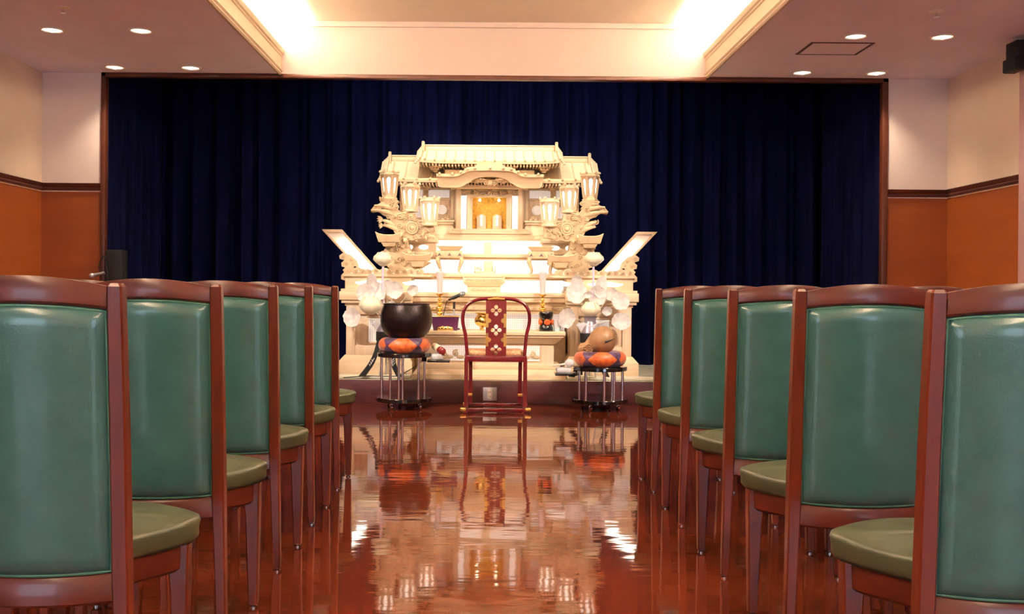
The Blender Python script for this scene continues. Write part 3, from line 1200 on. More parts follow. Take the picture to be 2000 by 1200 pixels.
def jambs(mb, sg):
    sb(mb, sg, .175, .232, 10.42, 10.46, Zf + .055, 2.02, .004)


sym(jambs, 'jamb', M['hinoki_v'], sh, 30)


def pil(mb, sg):
    for k in range(3):
        mb.cyl((AX + sg * (.245 + .02 * k), 10.40, Zf + .055), (AX + sg * (.245 + .02 * k), 10.40, 2.0), .0083, seg=12)


sym(pil, 'lit_pillar', M['pillar'], sh)
mb = MB()
mb.box(AX - .36, AX + .36, 10.37, 10.45, 2.065, 2.11, .004)
mb.box(AX - .24, AX + .24, 10.41, 10.46, 1.985, 2.02, .004)
mb.box(AX - .37, AX + .37, 10.43, 10.56, 2.10, 2.16, .004)
mb.build('lintel', M['hinoki'], sh, 30)
mb = MB()
for k in range(9):
    u = -1 + k / 4
    zz = 2.02 + .02 * abs(math.cos(u * 4.6)) + (.022 if abs(u) > .7 else 0)
    scroll(mb, AX + u * .26, 10.40, zz, .028, 1.3, 1.2 * k, -1 if u > 0 else 1, .008)
    leaf(mb, (AX + u * .26, 10.395, zz), .4 + k, .045, .02)
mb.build('lintel_carving', M['carve'], sh, 40)
# gold chamber
mb = MB()
mb.box(AX - .175, AX + .175, 10.62, 10.64, Zf + .05, 2.0)
mb.box(AX - .185, AX - .172, 10.46, 10.64, Zf + .05, 2.0)
mb.box(AX + .172, AX + .185, 10.46, 10.64, Zf + .05, 2.0)
mb.box(AX - .185, AX + .185, 10.46, 10.64, Zf + .045, Zf + .06)
ch = mb.build('gold_chamber', M['goldcloth'], sh)
for sg in (-1, 1):
    mb = MB()
    poly = []
    xc = AX + sg * .083
    w2 = .048
    poly = [(xc - w2, Zf + .06), (xc + w2, Zf + .06), (xc + w2, 1.80)] + [(xc + w2 - 2 * w2 * k / 8, 1.80 + .022 * math.sin(PI * k / 8)) for k in range(1, 8)] + [(xc - w2, 1.80)]
    mb.prism(poly, 10.585, 10.60)
    dr = mb.build('inner_door', M['hinoki_v'], ch, 30)
    MB().lathe([(.002, 1.70), (.012, 1.70), (.011, 1.76), (.009, 1.78), (.014, 1.79), (.012, 1.805), (.002, 1.815)], (xc, 10.57, 0), 12).build('tassel', M['pillar'], dr)
    MB().ell((AX + sg * .10, 10.52, 1.965), (.013, .013, .013)).build('lamp', M['chamber'], ch)


def roof(xh, prof, name, nribs, ridge_h, parent, zlift=.02):
    """tiled roof: prof is (y,z) from the ridge down to the eave"""
    pr = spline(prof, 5)
    mb = MB()
    rs = []
    NX2 = 24
    for i in range(NX2 + 1):
        u = -1 + 2 * i / NX2
        up = zlift * abs(u) ** 6
        top = [(AX + u * xh, y, z + up * (j / len(pr))) for j, (y, z) in enumerate(pr)]
        bot = [(x, y + .004, z - .028) for x, y, z in reversed(top)]
        rs.append(top + bot)
    mb.rings(rs)
    rf = mb.build(name, M['hinoki'], parent, 40)
    mb = MB()
    for k in range(nribs):
        u = -1 + 2 * (k + .5) / nribs
        up = zlift * abs(u) ** 6
        pts = [(AX + u * xh * .97, y, z + .006 + up * (j / len(pr))) for j, (y, z) in enumerate(pr)]
        mb.tube(pts, .0085, 7)
        mb.ell(pts[-1], (.013, .008, .013), None, 10, 6)
    mb.build('tile_ribs', M['carve'], rf, 50)
    y0, z0 = pr[0]
    mb = MB()
    mb.box(AX - xh * .965, AX + xh * .965, y0 - .02, y0 + .05, z0 - .01, z0 + ridge_h * .72, .004)
    mb.box(AX - xh * .965, AX + xh * .965, y0 - .028, y0 + .058, z0 + ridge_h * .72, z0 + ridge_h, .005)
    mb.build('ridge', M['hinoki'], rf, 30)
    for sg in (-1, 1):
        mb = MB()
        x = AX + sg * xh * .955
        mb.box(x - .016, x + .016, y0 - .06, y0 - .025, z0 - .055, z0 + ridge_h + .02, .006)
        mb.ell((x, y0 - .045, z0 + ridge_h + .022), (.018, .02, .012), None, 10, 6)
        mb.build('ridge_end', M['carve'], rf, 40)
        mb = MB()
        for q in range(4):                    # stacked verge tiles past the ridge end
            pts = [(AX + sg * (xh * (.975 + .012 * q) + .004 * q), y, z + .03 - .017 * q) for y, z in pr]
            mb.tube(pts, .013, 8)
            mb.ell(pts[-1], (.015, .012, .015), None, 10, 6)
        mb.build('verge_tiles', M['hinoki'], rf, 50)
    ye, ze = pr[-1]
    mb = MB()
    n = int(2 * xh / .034)
    for k in range(n + 1):
        u = -1 + 2 * k / n
        mb.box(AX + u * xh * .97 - .0075, AX + u * xh * .97 + .0075, ye + .015, ye + .25, ze - .052 + zlift * abs(u) ** 6, ze - .030 + zlift * abs(u) ** 6)
    mb.build('rafters', M['hinoki_v'], rf, 0)
    return rf


roof(1.11, [(10.72, 2.40), (10.58, 2.30), (10.42, 2.21), (10.22, 2.145)], 'lower_roof', 16, .055, sh)
roof(.735, [(10.62, 2.505), (10.50, 2.435), (10.36, 2.375), (10.20, 2.335)], 'upper_roof', 14, .05, sh)
# bracket clusters under the upper eave
for bx in (-.56, -.22, .22, .56):
    mb = MB()
    for q in range(3):
        w2 = .02 + .022 * q
        z0 = 2.235 + .022 * q
        mb.box(AX + bx - w2, AX + bx + w2, 10.34 - .03 * q, 10.56, z0, z0 + .014, .002)
        for e in (-1, 0, 1):
            mb.box(AX + bx + e * w2 * .8 - .008, AX + bx + e * w2 * .8 + .008, 10.335 - .03 * q, 10.37, z0 + .012, z0 + .024, .002)
    mb.build('eave_bracket', M['carve'], sh, 30)
for bx in (-.86, -.66, .66, .86):
    mb = MB()
    for q in range(3):
        w2 = .016 + .018 * q
        z0 = 2.045 + .02 * q
        mb.box(AX + bx - w2, AX + bx + w2, 10.50 - .03 * q, 10.56, z0, z0 + .021, .002)
    mb.build('wing_bracket', M['carve'], sh, 30)

# undulating gable
def gx(px):
    return AX + ax(px, 10.06)


def gz(py):
    return wz(py, 10.06)


topL = [(851, 343), (870, 343.5), (890, 343), (903, 337.5), (914, 333), (930, 331.5), (956, 331)]
botL = [(853, 359), (857, 366), (880, 367), (897, 366), (912, 358.5), (924, 351), (938, 346.5), (956, 345.5)]
tp = spline(topL, 5)
bt = spline(botL, 5)
poly = [(gx(x), gz(y)) for x, y in tp] + [(gx(1911 - x), gz(y)) for x, y in reversed(tp[:-1])] + \
       [(gx(1911 - x), gz(y)) for x, y in bt] + [(gx(x), gz(y)) for x, y in reversed(bt[:-1])]
mb = MB().prism(poly, 10.06, 10.10)
gb = mb.build('gable_board', M['hinoki'], sh, 30)
# roof shell of the gable, following its curve back into the lower roof
rs = []
full = [(gx(x), gz(y)) for x, y in tp] + [(gx(1911 - x), gz(y)) for x, y in reversed(tp[:-1])]
mb = MB()
sect = []
for yy in (10.02, 10.45):
    sect.append([(x * 1.0, yy, z + .012) for x, z in full] + [(x, yy, z - .016) for x, z in reversed(full)])
mb.rings(sect)
gr = mb.build('gable_roof', M['hinoki'], sh, 40)
mb = MB()
for k in range(11):
    f = (k + .5) / 11
    x, z = full[int(f * (len(full) - 1))]
    mb.tube([(x, 10.015, z + .016), (x, 10.45, z + .016)], .010, 8)
    mb.ell((x, 10.012, z + .010), (.014, .008, .016), None, 10, 6)
mb.build('tile_ribs', M['carve'], gr, 50)
mb = MB()
MBx = [(905, 331), (915, 327), (926, 326), (934, 317), (945, 318), (956, 320)]
pl = [(gx(x), gz(y)) for x, y in spline(MBx, 4)]
pl = pl + [(2 * AX - (x - 0) + 2 * (gx(955) - AX), z) for x, z in reversed(pl[:-1])]
pl = pl + [(pl[-1][0], gz(334)), (pl[0][0], gz(334))]
mb.prism(pl, 10.04, 10.16)
mb.build('gable_crest', M['hinoki'], gr, 40)
mb = MB()
for sg in (-1, 1):
    for r0, dx, dz, a in ((.030, .045, -.005, 1.0), (.022, .095, .012, 2.2), (.018, .135, .000, .6), (.024, .015, -.018, 3.0)):
        scroll(mb, AX + .005 + sg * dx, 10.085, gz(355) + dz, r0, 1.35, a if sg < 0 else PI - a, sg, r0 * .24)
    leaf(mb, (AX + .005 + sg * .02, 10.085, gz(352)), .1 if sg > 0 else PI - .1, .13, .025)
mb.ell((AX + .005, 10.08, gz(357)), (.03, .014, .03))
mb.build('gable_pendant', M['carve'], sh, 40)
# back plate and bracket beam under the gable
mb = MB()
mb.box(AX - .50, AX + .50, 10.30, 10.34, 2.12, 2.17)
mb.box(AX - .40, AX + .40, 10.26, 10.50, 2.065, 2.10, .004)
mb.box(AX - .46, AX + .46, 10.34, 10.56, 2.16, 2.26)
mb.build('gable_beam', M['hinoki'], sh, 30)

# ---- carved brackets (cloud, flower and dragon work) that carry the lanterns
upl = [(742.7, 390), (739.5, 393), (742.7, 397.7), (743.8, 403), (730.8, 401), (728, 406), (723, 411.7), (724, 416), (736, 414), (746, 421.5), (757, 426), (762, 432),
       (754, 430), (746, 429.7), (750, 436.6), (746.5, 443), (755.7, 444.8), (764.4, 440), (766.6, 449.6), (770, 457), (776, 461.5), (789, 468), (804, 471), (820.7, 467), (848, 463.7),
       (849, 447), (846, 443), (822, 442), (812, 428), (810, 418), (789, 418), (780, 415), (774, 408), (776, 405), (772, 400), (778, 394.4), (772, 390)]
lol = [(750, 476), (754, 485), (748, 494), (757, 503), (755, 518), (765, 528), (800, 531), (822, 525), (840, 514), (815, 502), (800, 490), (796, 470), (785, 466), (770, 466)]
YB0 = 9.86
for sg, side in ((-1, 'left'), (1, 'right')):
    cb = thing('carved_bracket', 'carved wooden cloud and flower bracket carrying the three %s lanterns' % side, 'carving', (AX + sg * .85, YB0 + .1, 1.19), 0, 'carved brackets of the altar')

    def cv(pts, Y=YB0):
        return [(AX - sg * ax(x, Y), wz(y, Y)) for x, y in pts]
    pu, plo = cv(upl), cv(lol)
    MB().prism(pu, YB0, YB0 + .13).build('upper_carving', M['carve'], cb, 30)
    mb = MB()
    carving(mb, pu, YB0, 11, 46, .018, .036)
    cx, cz = AX - sg * ax(804, YB0), wz(447, YB0)
    for r0 in (.062, .040):
        for k in range(9):
            leaf(mb, (cx, YB0 - .012, cz), 2 * PI * k / 9 + r0 * 20, r0, r0 * .6, .010, .25)
    mb.ell((cx, YB0 - .025, cz), (.022, .018, .022))
    for r0 in (.036, .056):
        mb.tube([(cx + r0 * math.cos(2 * PI * k / 24), YB0 - .022, cz + r0 * math.sin(2 * PI * k / 24)) for k in range(24)], .008, 6, closed=True)
    for k in range(4):                        # the claw-like feathers of the outer wing
        leaf(mb, (AX - sg * ax(776, YB0), YB0 - .01, wz(421 + 3.2 * k, YB0)), (.25 if sg < 0 else PI - .25), .11, .018, .008)
    for (x0, y0), (x1, y1) in (((770, 420), (724, 413)), ((768, 410), (730, 404)), ((772, 446), (747, 433)), ((778, 452), (748, 442))):
        p = Vector((AX - sg * ax(x0, YB0), YB0 + .02, wz(y0, YB0)))
        q = Vector((AX - sg * ax(x1, YB0), YB0 - .01, wz(y1, YB0)))
        mb.tube([p, p.lerp(q, .4) + Vector((0, -.02, .01)), p.lerp(q, .75) + Vector((0, -.02, .008)), q], [.024, .022, .016, .008], 8)
    mb.build('scroll_work', M['carve'], cb, 45)
    mb = MB().prism(plo, YB0 - .04, YB0 + .16)
    carving(mb, plo, YB0 - .04, 21, 26, .018, .034)
    mb.build('lower_carving', M['carve'], cb, 35)

# ---- six lanterns
def make_lantern():
    t = thing('lantern', 'x', 'lantern', (0, 0, 0), 0, 'hexagonal altar lanterns')
    hexa = lambda r, z, rot=0.0: [(r * math.cos(PI / 3 * k + rot), r * math.sin(PI / 3 * k + rot), z) for k in range(6)]
    rot = PI / 6
    rot = 0.0
    mb = MB()
    mb.rings([hexa(.074, 0), hexa(.080, .006), hexa(.080, .016), hexa(.070, .022), hexa(.070, .034), hexa(.066, .038)])
    mb.build('base', M['hinoki'], t, 20)
    mb = MB()
    for k in range(6):
        a = PI / 3 * k
        mb.tube([(.064 * math.cos(a), .064 * math.sin(a), .034), (.086 * math.cos(a), .086 * math.sin(a), .236)], [.0095, .0115], 6)
    body = mb.build('frame', M['hinoki_v'], t, 40)
    mb = MB()
    # wooden wall plates with a tall rounded opening, one per side: two jamb strips, top and bottom pieces
    for k in range(6):
        a0, a1 = PI / 3 * k, PI / 3 * (k + 1)
        def P(u, v, ins=0.0):
            r = .064 + .022 * v - ins
            p0 = Vector((r * math.cos(a0), r * math.sin(a0), .034 + .202 * v))
            p1 = Vector((r * math.cos(a1), r * math.sin(a1), .034 + .202 * v))
            return p0.lerp(p1, u)
        N = 12
        for side in (0, 1):
            strip = []
            for i in range(N + 1):
                v = i / N
                if v < .14:
                    half = 0.5 * .0
                else:
                    half = .23 * min(1, ((v - .14) / .5)) ** .45 if v <= .9 else 0
                ui = .5 - half if side == 0 else .5 + half
                uo = 0.0 if side == 0 else 1.0
                strip.append([P(uo, v), P(ui, v), P(ui, v, .006), P(uo, v, .006)])
            mb.rings(strip)
    mb.build('pierced_panel', M['hinoki_v'], body, 20)
    mb = MB()
    mb.rings([hexa(.052, .036), hexa(.074, .234)])
    mb.build('paper_shade', M['lantern'], t, 20)
    mb = MB()
    mb.rings([hexa(.088, .234), hexa(.098, .240), hexa(.098, .252), hexa(.090, .258), hexa(.090, .272), hexa(.070, .276)])
    for k in range(6):
        a = PI / 3 * k
        leaf(mb, (.092 * math.cos(a), .092 * math.sin(a), .262), PI / 2, .03, .03, .006)
    mb.build('cap', M['hinoki'], t, 20)
    return t


lan = make_lantern()
lk = 0
for sg, side in ((-1, 'left'), (1, 'right')):
    for px, pyb, Y, w_ in ((759, 392, 9.98, 'outermost and highest'), (800, 416, 9.92, 'middle'), (838, 443, 9.86, 'innermost and lowest')):
        loc = (AX - sg * ax(px, Y), Y, wz(pyb, Y) + .002)
        lab = 'lit hexagonal wooden lantern, %s of the three on the altar %s' % (w_, side)
        if lk == 0:
            lan.location = loc
            lan['label'] = lab
        else:
            dup(lan, loc, 0, lab)
        lk += 1

# ---- boat-shaped offering trays beside the brackets
for sg, side in ((-1, 'left'), (1, 'right')):
    for px, py, Y, hw, lab in ((759, 468, 9.72, .115, 'pointed tray on the carved bracket of the altar %s, outer and upper' % side),
                               (815, 507, 9.66, .135, 'pointed tray on the carved bracket of the altar %s, inner and lower' % side)):
        xc, zc = AX - sg * ax(px, Y), wz(py, Y)
        t = thing('offering_tray', 'pale wooden ' + lab, 'tray', (xc, Y, zc - .035), 0, 'pointed trays beside the altar')
        rs = []
        mb = MB()
        dp = .034 if hw < .12 else .018
        for f in (-1.08, -.8, -.4, 0, .4, .8, 1.08):
            lift = .022 * abs(f) ** 3
            rs.append([(xc + f * hw, Y - .09, zc + .030 + lift), (xc + f * hw, Y - .085, zc + .036 + lift), (xc + f * hw * .9, Y - .06, zc + .012 + lift * .4), (xc + f * hw * .9, Y + .06, zc + .012 + lift * .4), (xc + f * hw, Y + .085, zc + .036 + lift),
                       (xc + f * hw, Y + .09, zc + .030 + lift), (xc + f * hw * .78, Y + .06, zc - dp), (xc + f * hw * .78, Y - .06, zc - dp)])
        mb.rings(rs)
        mb.build('dish', M['carve'], t, 30)
        MB().frust(xc - .05, xc + .05, Y - .03, Y + .16, zc - .075, xc - .075, xc + .075, Y - .05, Y + .16, zc - dp).build('foot', M['carve'], t, 30)

# ---- slanting wing lamps
for sg, side in ((-1, 'left'), (1, 'right')):
    Y = 9.60
    P4 = [(628, 451), (667, 451), (747, 540), (711, 540)]
    W = [(AX - sg * ax(x, Y), wz(y, Y)) for x, y in P4]
    t = thing('wing_lamp', 'slanting lit wing panel with wooden frame at the altar %s' % side, 'lamp', (AX + sg * 1.2, Y, 1.165), 0, 'slanting wing lamps')
    tp_ = (Vector(W[0]), Vector(W[1]), Vector(W[2]), Vector(W[3]))

    def Q(u, v):
        return tp_[0].lerp(tp_[1], u).lerp(tp_[3].lerp(tp_[2], u), v)
    mb = MB()
    for a in ([(0, 0), (.14, .0), (.14, 1), (0, 1)], [(.86, 0), (1, 0), (1, 1), (.86, 1)], [(.14, 0), (.86, 0), (.86, .055), (.14, .055)], [(.14, .945), (.86, .945), (.86, 1), (.14, 1)]):
        mb.prism([tuple(Q(u, v)) for u, v in a], Y - .03, Y + .04)
    mb.build('frame', M['hinoki'], t, 30)
    for u in (.05, .95):
        mb = MB().prism([tuple(Q(u + du, v)) for du, v in ((-.012, .02), (.012, .02), (.012, .98), (-.012, .98))], Y - .0315, Y - .029)
        for k in range(22):
            c = Q(u, .03 + .94 * k / 21)
            mb.ell((c.x, Y - .031, c.y), (.006, .003, .006), None, 6, 4)
        mb.build('carved_beading', M['carve'], t, 30)
    MB().prism([tuple(Q(u, v)) for u, v in ((.14, .05), (.86, .05), (.86, .95), (.14, .95))], Y, Y + .03).build('panel', M['tray'], t)
    MB().prism([tuple(Q(u, v)) for u, v in ((.22, .27), (.50, .22), (.80, .25), (.80, .86), (.5, .90), (.22, .88))], Y - .012, Y + .005).build('light_strip', M['wing'], t)
    mb = MB()
    br = [(668, 497), (662, 502), (663, 508), (672, 511), (666, 516), (667, 523), (674, 525), (669, 530), (672, 534), (666, 540), (666, 548), (676, 551), (700, 551), (722, 549), (716, 540), (704, 537), (690, 536), (684, 532), (691, 529), (690, 523), (700, 521), (697, 512), (684, 500), (676, 498)]
    mb.prism([(AX - sg * ax(x, 9.56), wz(y, 9.56)) for x, y in br], 9.555, 9.60)
    for x, y, r0 in ((671, 504, .022), (675, 518, .022), (680, 529, .016), (675, 541, .026), (694, 544, .020), (685, 510, .018), (690, 518, .014)):
        scroll(mb, AX - sg * ax(x, 9.56), 9.553, wz(y, 9.56), r0, 1.3, x, sg, r0 * .22, .006)
    mb.build('cloud_support', M['carve'], t, 40)

# ---- footed trays, tablets and small stands on the tiers
def footed(px, lab):
    Y = 9.99
    xc = wx(px, Y)
    z0 = 1.19
    t = thing('footed_tray', lab, 'offering stand', (xc, Y, z0), 0, 'footed offering stands')
    mb = MB()
    mb.frust(xc - .09, xc + .09, Y - .06, Y + .06, z0 + .225, xc - .125, xc + .125, Y - .085, Y + .085, z0 + .262)
    mb.box(xc - .13, xc + .13, Y - .09, Y + .09, z0 + .262, z0 + .268, .002)
    mb.build('tray', M['carve'], t, 25)
    mb = MB()
    mb.box(xc - .125, xc + .125, Y - .08, Y + .08, z0 + .150, z0 + .222, .006)
    fr_ = mb.build('apron', M['carve'], t, 25)
    for e in (-.10, 0, .10):
        mb = MB()
        mb.prism([(xc + e - .022, z0 + .165), (xc + e, z0 + .20), (xc + e + .022, z0 + .165), (xc + e, z0 + .175)], Y - .083, Y - .079)
        mb.build('carved_arch', M['hatch'], fr_)
    for sx in (-1, 1):
        for sy in (-1, 1):
            pts = [(xc + sx * .112, Y + sy * .068, z0 + .155), (xc + sx * .118, Y + sy * .072, z0 + .12), (xc + sx * .105, Y + sy * .066, z0 + .08), (xc + sx * .092, Y + sy * .058, z0 + .04), (xc + sx * .094, Y + sy * .06, z0 + .012), (xc + sx * .105, Y + sy * .066, z0)]
            MB().tube(spline(pts, 4), [.021 - .011 * min(1, i / 14) for i in range(len(spline(pts, 4)))], 8).build('leg', M['carve'], t, 40)


footed(878, 'small wooden stand with tray and curved legs, left of the altar middle')
footed(1056, 'small wooden stand with tray and curved legs, right of the altar middle')

o = MB().box(wx(944, 10.22), wx(960, 10.22), 10.2, 10.215, 1.391, 1.515, .003).build('tablet', M['hinoki_v'])
tag(o, 'plain upright wooden tablet before the brightest panel, below the gold chamber', 'tablet')
t = thing('tablet_stand', 'little wooden seat with upright tablet on the tier above', 'tablet stand', (wx(946, 10.05), 10.05, 1.19))
xa, xb = wx(926, 10.05), wx(967, 10.05)
mb = MB().box(xa, xb, 10.0, 10.1, 1.195, 1.215, .003)
mb.box(xa, xa + .012, 10.0, 10.1, 1.19, 1.27, .003)
mb.box(xb - .012, xb, 10.0, 10.1, 1.19, 1.27, .003)
mb.build('stand', M['hinoki'], t, 30)
MB().box(wx(945, 10.05), wx(963, 10.05), 10.045, 10.06, 1.215, 1.315, .003).build('tablet_board', M['hinoki_v'], t, 30)
mb = MB()
scroll(mb, wx(933, 10.05), 10.0, 1.235, .02, 1.3, 0, 1, .005)
scroll(mb, wx(938, 10.05), 10.0, 1.228, .013, 1.3, 2, -1, .004)
mb.build('carving', M['carve'], t, 40)
# carved stand in the middle of the lower tier
Y = 9.80
t = thing('carved_stand', 'wide carved wooden stand with flared top behind the red chair', 'stand', (AX - .02, Y, 1.0))
cxx = wx(945, Y)
mb = MB()
mb.frust(cxx - .16, cxx + .16, Y - .06, Y + .09, 1.06, cxx - .20, cxx + .20, Y - .09, Y + .09, 1.095)
mb.box(cxx - .20, cxx + .20, Y - .09, Y + .09, 1.095, 1.145, .004)
mb.box(cxx - .205, cxx - .19, Y - .09, Y + .09, 1.14, 1.165, .003)
mb.box(cxx + .19, cxx + .205, Y - .09, Y + .09, 1.14, 1.165, .003)
mb.build('top', M['hinoki'], t, 25)
MB().box(cxx - .16, cxx + .16, Y - .05, Y + .08, 1.0, 1.06, .004).build('foot', M['hinoki'], t, 25)
mb = MB()
for k in range(9):
    scroll(mb, cxx - .155 + .039 * k, Y - .091, 1.118, .014, 1.2, k, 1 if k % 2 else -1, .004, .003)
mb.box(cxx - .175, cxx + .175, Y - .0915, Y - .089, 1.102, 1.134)
mb.build('upper_carving', M['carve'], t, 40)
mb = MB()
for k in range(5):
    mb.ell((cxx - .10 + .05 * k, Y - .05, 1.03), (.03, .006, .014), None, 10, 6)
mb.build('lower_carving', M['carve'], t, 40)

# ================================================================== ware on the offering table
TZ = .652


def candle(px, lab, lab2):
    Y = 9.44
    x = wx(px, Y)
    t = thing('candlestick', lab, 'candlestick', (x, Y, TZ), 0, 'brass candlesticks')
    pr = [(.0, 0), (.048, 0), (.050, .008), (.040, .014), (.018, .022), (.013, .035), (.020, .042), (.036, .058), (.036, .070), (.018, .082), (.016, .088), (.034, .104), (.034, .116), (.016, .130), (.014, .136), (.035, .150), (.035, .162),
          (.015, .176), (.013, .182), (.034, .196), (.034, .208), (.013, .222), (.012, .228), (.030, .240), (.030, .250), (.012, .262), (.010, .268), (.020, .280), (.020, .288), (.010, .298), (.012, .312), (.0, .314)]
    MB().lathe(spline(pr, 2), (x, Y, TZ), 24).build('stem', M['gold'], t, 60)
    MB().lathe([(.0, .310), (.014, .312), (.026, .322), (.040, .336), (.042, .338), (.038, .338), (.022, .328), (.0, .326)], (x, Y, TZ), 24).build('drip_pan', M['gold'], t, 50)
    zc = TZ + .327
    cnd = MB().lathe([(.0, 0), (.025, 0), (.026, .06), (.030, .15), (.036, .200), (.036, .212), (.020, .222), (.0, .224)], (x, Y, zc), 22).build('candle', M['candle'])
    tag(cnd, lab2, 'candle', 'pale candles')
    MB().lathe([(.0, .222), (.006, .222), (.012, .232), (.010, .242), (.0, .246)], (x, Y, zc), 12).build('wick_cap', M['white'], cnd, 50)


candle(859, 'brass beaded candlestick behind the purple box', 'pale pink candle standing on the left brass candlestick')
candle(1060, 'brass beaded candlestick behind the black lacquer jar', 'pale pink candle standing on the right brass candlestick')

# purple lacquer box with a gilt cloud foot
Y = 9.29
t = thing('incense_box', 'purple lacquer box with gilt cloud cutout beside the bronze bowl', 'box', (wx(870, Y), Y, TZ))
mb = MB()
xa, xb, xc_, xd = wx(843, Y), wx(897, Y), wx(848, Y), wx(894, Y)
mb.frust(xc_, xd, Y - .06, Y + .06, TZ, xa, xb, Y - .075, Y + .075, TZ + .125)
mb.build('body', M['purple'], t, 20)
MB().box(xa - .003, xb + .003, Y - .078, Y + .078, TZ + .125, TZ + .134, .003).build('lid_rim', M['goldfit'], t, 20)
mb = MB()
xm = wx(871, Y)
for e, r_ in ((-.05, .022), (-.02, .03), (.02, .03), (.05, .022)):
    mb.ell((xm + e, Y - .064, TZ + .016), (r_, .008, r_ * .9), None, 12, 8)
mb.box(xm - .075, xm + .075, Y - .071, Y - .062, TZ, TZ + .008)
mb.build('cloud_foot', M['gold'], t, 40)

# microphone on a little desk stand, behind the purple box
Y = 9.47
t = thing('microphone', 'black handheld microphone in a clip stand behind the purple box', 'microphone', (wx(887, Y), Y, TZ))
xm = wx(887, Y)
MB().lathe([(.0, 0), (.055, 0), (.055, .012), (.02, .02), (.0, .02)], (xm, Y, TZ), 22).build('foot', M['blackmatte'], t, 40)
mb = MB().cyl((xm, Y, TZ + .02), (xm, Y, TZ + .20), .008)
mb.cyl((xm, Y, TZ + .165), (xm, Y, TZ + .178), .011)
mb.build('pole', M['plate'], t, 40)
mb = MB().cyl((xm, Y, TZ + .195), (xm + .002, Y, TZ + .262), .011, .013)
A0, A1 = Vector((wx(876, Y), Y, wz(587, Y))), Vector((wx(897, Y), Y, wz(577.5, Y)))
mb.cyl(A0.lerp(A1, .35), A0.lerp(A1, .75), .017, .018)
mb.build('clip', M['blackmatte'], t, 40)
MB().tube([A0, A0.lerp(A1, .5), A1], [.010, .013, .017], 14).build('handle', M['blackmatte'], t, 40)
dv = (A1 - A0).normalized()
rot = dv.to_track_quat('Z', 'Y')
mb = MB().ell(A1 + dv * .028, (.024, .024, .034), rot, 18, 12)
mb.build('grille', M['mesh_head'], t, 60)
cb_ = [tuple(A0), (wx(872, Y), Y, wz(592, Y)), (wx(868, Y), Y - .01, wz(610, Y)), (wx(864, Y), Y - .02, wz(630, Y)), (wx(863, Y), Y - .03, TZ + .006), (wx(878, Y), Y + .03, TZ + .005)]
MB().tube(spline(cb_, 5), .0035, 6).build('cable', M['blackmatte'], t, 60)

# incense burner
Y = 9.30
x = wx(948, Y)
t = thing('incense_burner', 'brass three-legged incense burner half hidden by the red chair splat', 'incense burner', (x, Y, TZ))
MB().lathe(spline([(.0, .035), (.045, .036), (.080, .052), (.100, .085), (.092, .118), (.076, .136), (.078, .150), (.094, .160), (.092, .166), (.070, .160), (.062, .140), (.0, .135)], 3), (x, Y, TZ), 32).build('pot', M['gold'], t, 60)
for k in range(3):
    a = 2 * PI * k / 3 + 2.2
    p = (x + .055 * math.cos(a), Y + .055 * math.sin(a))
    MB().tube([(p[0], p[1], TZ + .05), (p[0] + .006 * math.cos(a), p[1] + .006 * math.sin(a), TZ + .02), (p[0], p[1], TZ)], [.018, .011, .013], 10).build('leg', M['gold'], t, 40)

# black lacquer jar with orange flowers
Y = 9.27
x = wx(1067, Y)
t = thing('lacquer_jar', 'black lacquer two-tier jar with orange flowers round its waist', 'jar', (x, Y, TZ))
MB().lathe(spline([(.0, 0), (.058, 0), (.066, .008), (.064, .04), (.05, .062), (.035, .075), (.034, .09), (.05, .104), (.062, .125), (.066, .16), (.062, .178), (.05, .182), (.0, .182)], 3), (x, Y, TZ), 30).build('body', M['black'], t, 50)
for k in range(4):
    a = -PI / 2 + .15 + k * PI / 2
    p = Vector((x + .055 * math.cos(a), Y + .055 * math.sin(a), TZ + .084))
    mb = MB()
    for q in range(7):
        b3 = 2 * PI * q / 7
        mb.ell(p + Vector((.018 * math.cos(b3) * abs(math.sin(a)) , .018 * math.cos(b3) * math.cos(a), .014 * math.sin(b3))), (.015, .015, .014), None, 8, 6)
    mb.ell(p, (.014, .014, .014), None, 8, 6)
    mb.build('flower', M['orange'], t, 60)
# little glass
x = wx(1089, Y)
t = thing('small_cup', 'small pale cup with a teal foot beside the black jar', 'cup', (x, Y, TZ))
MB().lathe([(.0, 0), (.030, 0), (.032, .02), (.032, .034), (.0, .034)], (x, Y, TZ), 20).build('foot', M['teal'], t, 40)
MB().lathe([(.0, .034), (.034, .034), (.040, .06), (.036, .10), (.032, .105), (.0, .10)], (x, Y, TZ), 12).build('cup', M['white'], t, 30)

# ================================================================== lotus arrangements
def lotus_leaf(mb, c, rx, rz, seed, yaw=0.0, pitch=0.0, roll=0.0):
    rng = random.Random(seed)
    n = 44
    ph = rng.uniform(0, 6.28)
    rot = Euler((pitch, roll, yaw)).to_matrix()
    rs = []
    for side, off in ((0, 0.0), (1, .004)):
        for f in ((.03, .25, .5, .75, .92, 1.0) if side == 0 else (1.0, .92, .75, .5, .25, .03)):
            ring = []
            for k in range(n):
                a = 2 * PI * k / n
                wav = 1 + f * (.035 * math.sin(5 * a + ph) + .025 * math.sin(11 * a + 2 * ph))
                dep = -.030 * f * f + .006 * f * f * math.sin(3 * a + ph) + .004 * f ** 4 * math.sin(11 * a) + off
                ring.append(Vector(c) + rot @ Vector((rx * f * wav * math.cos(a), dep, rz * f * wav * math.sin(a))))
            rs.append(ring)
    mb.rings(rs)


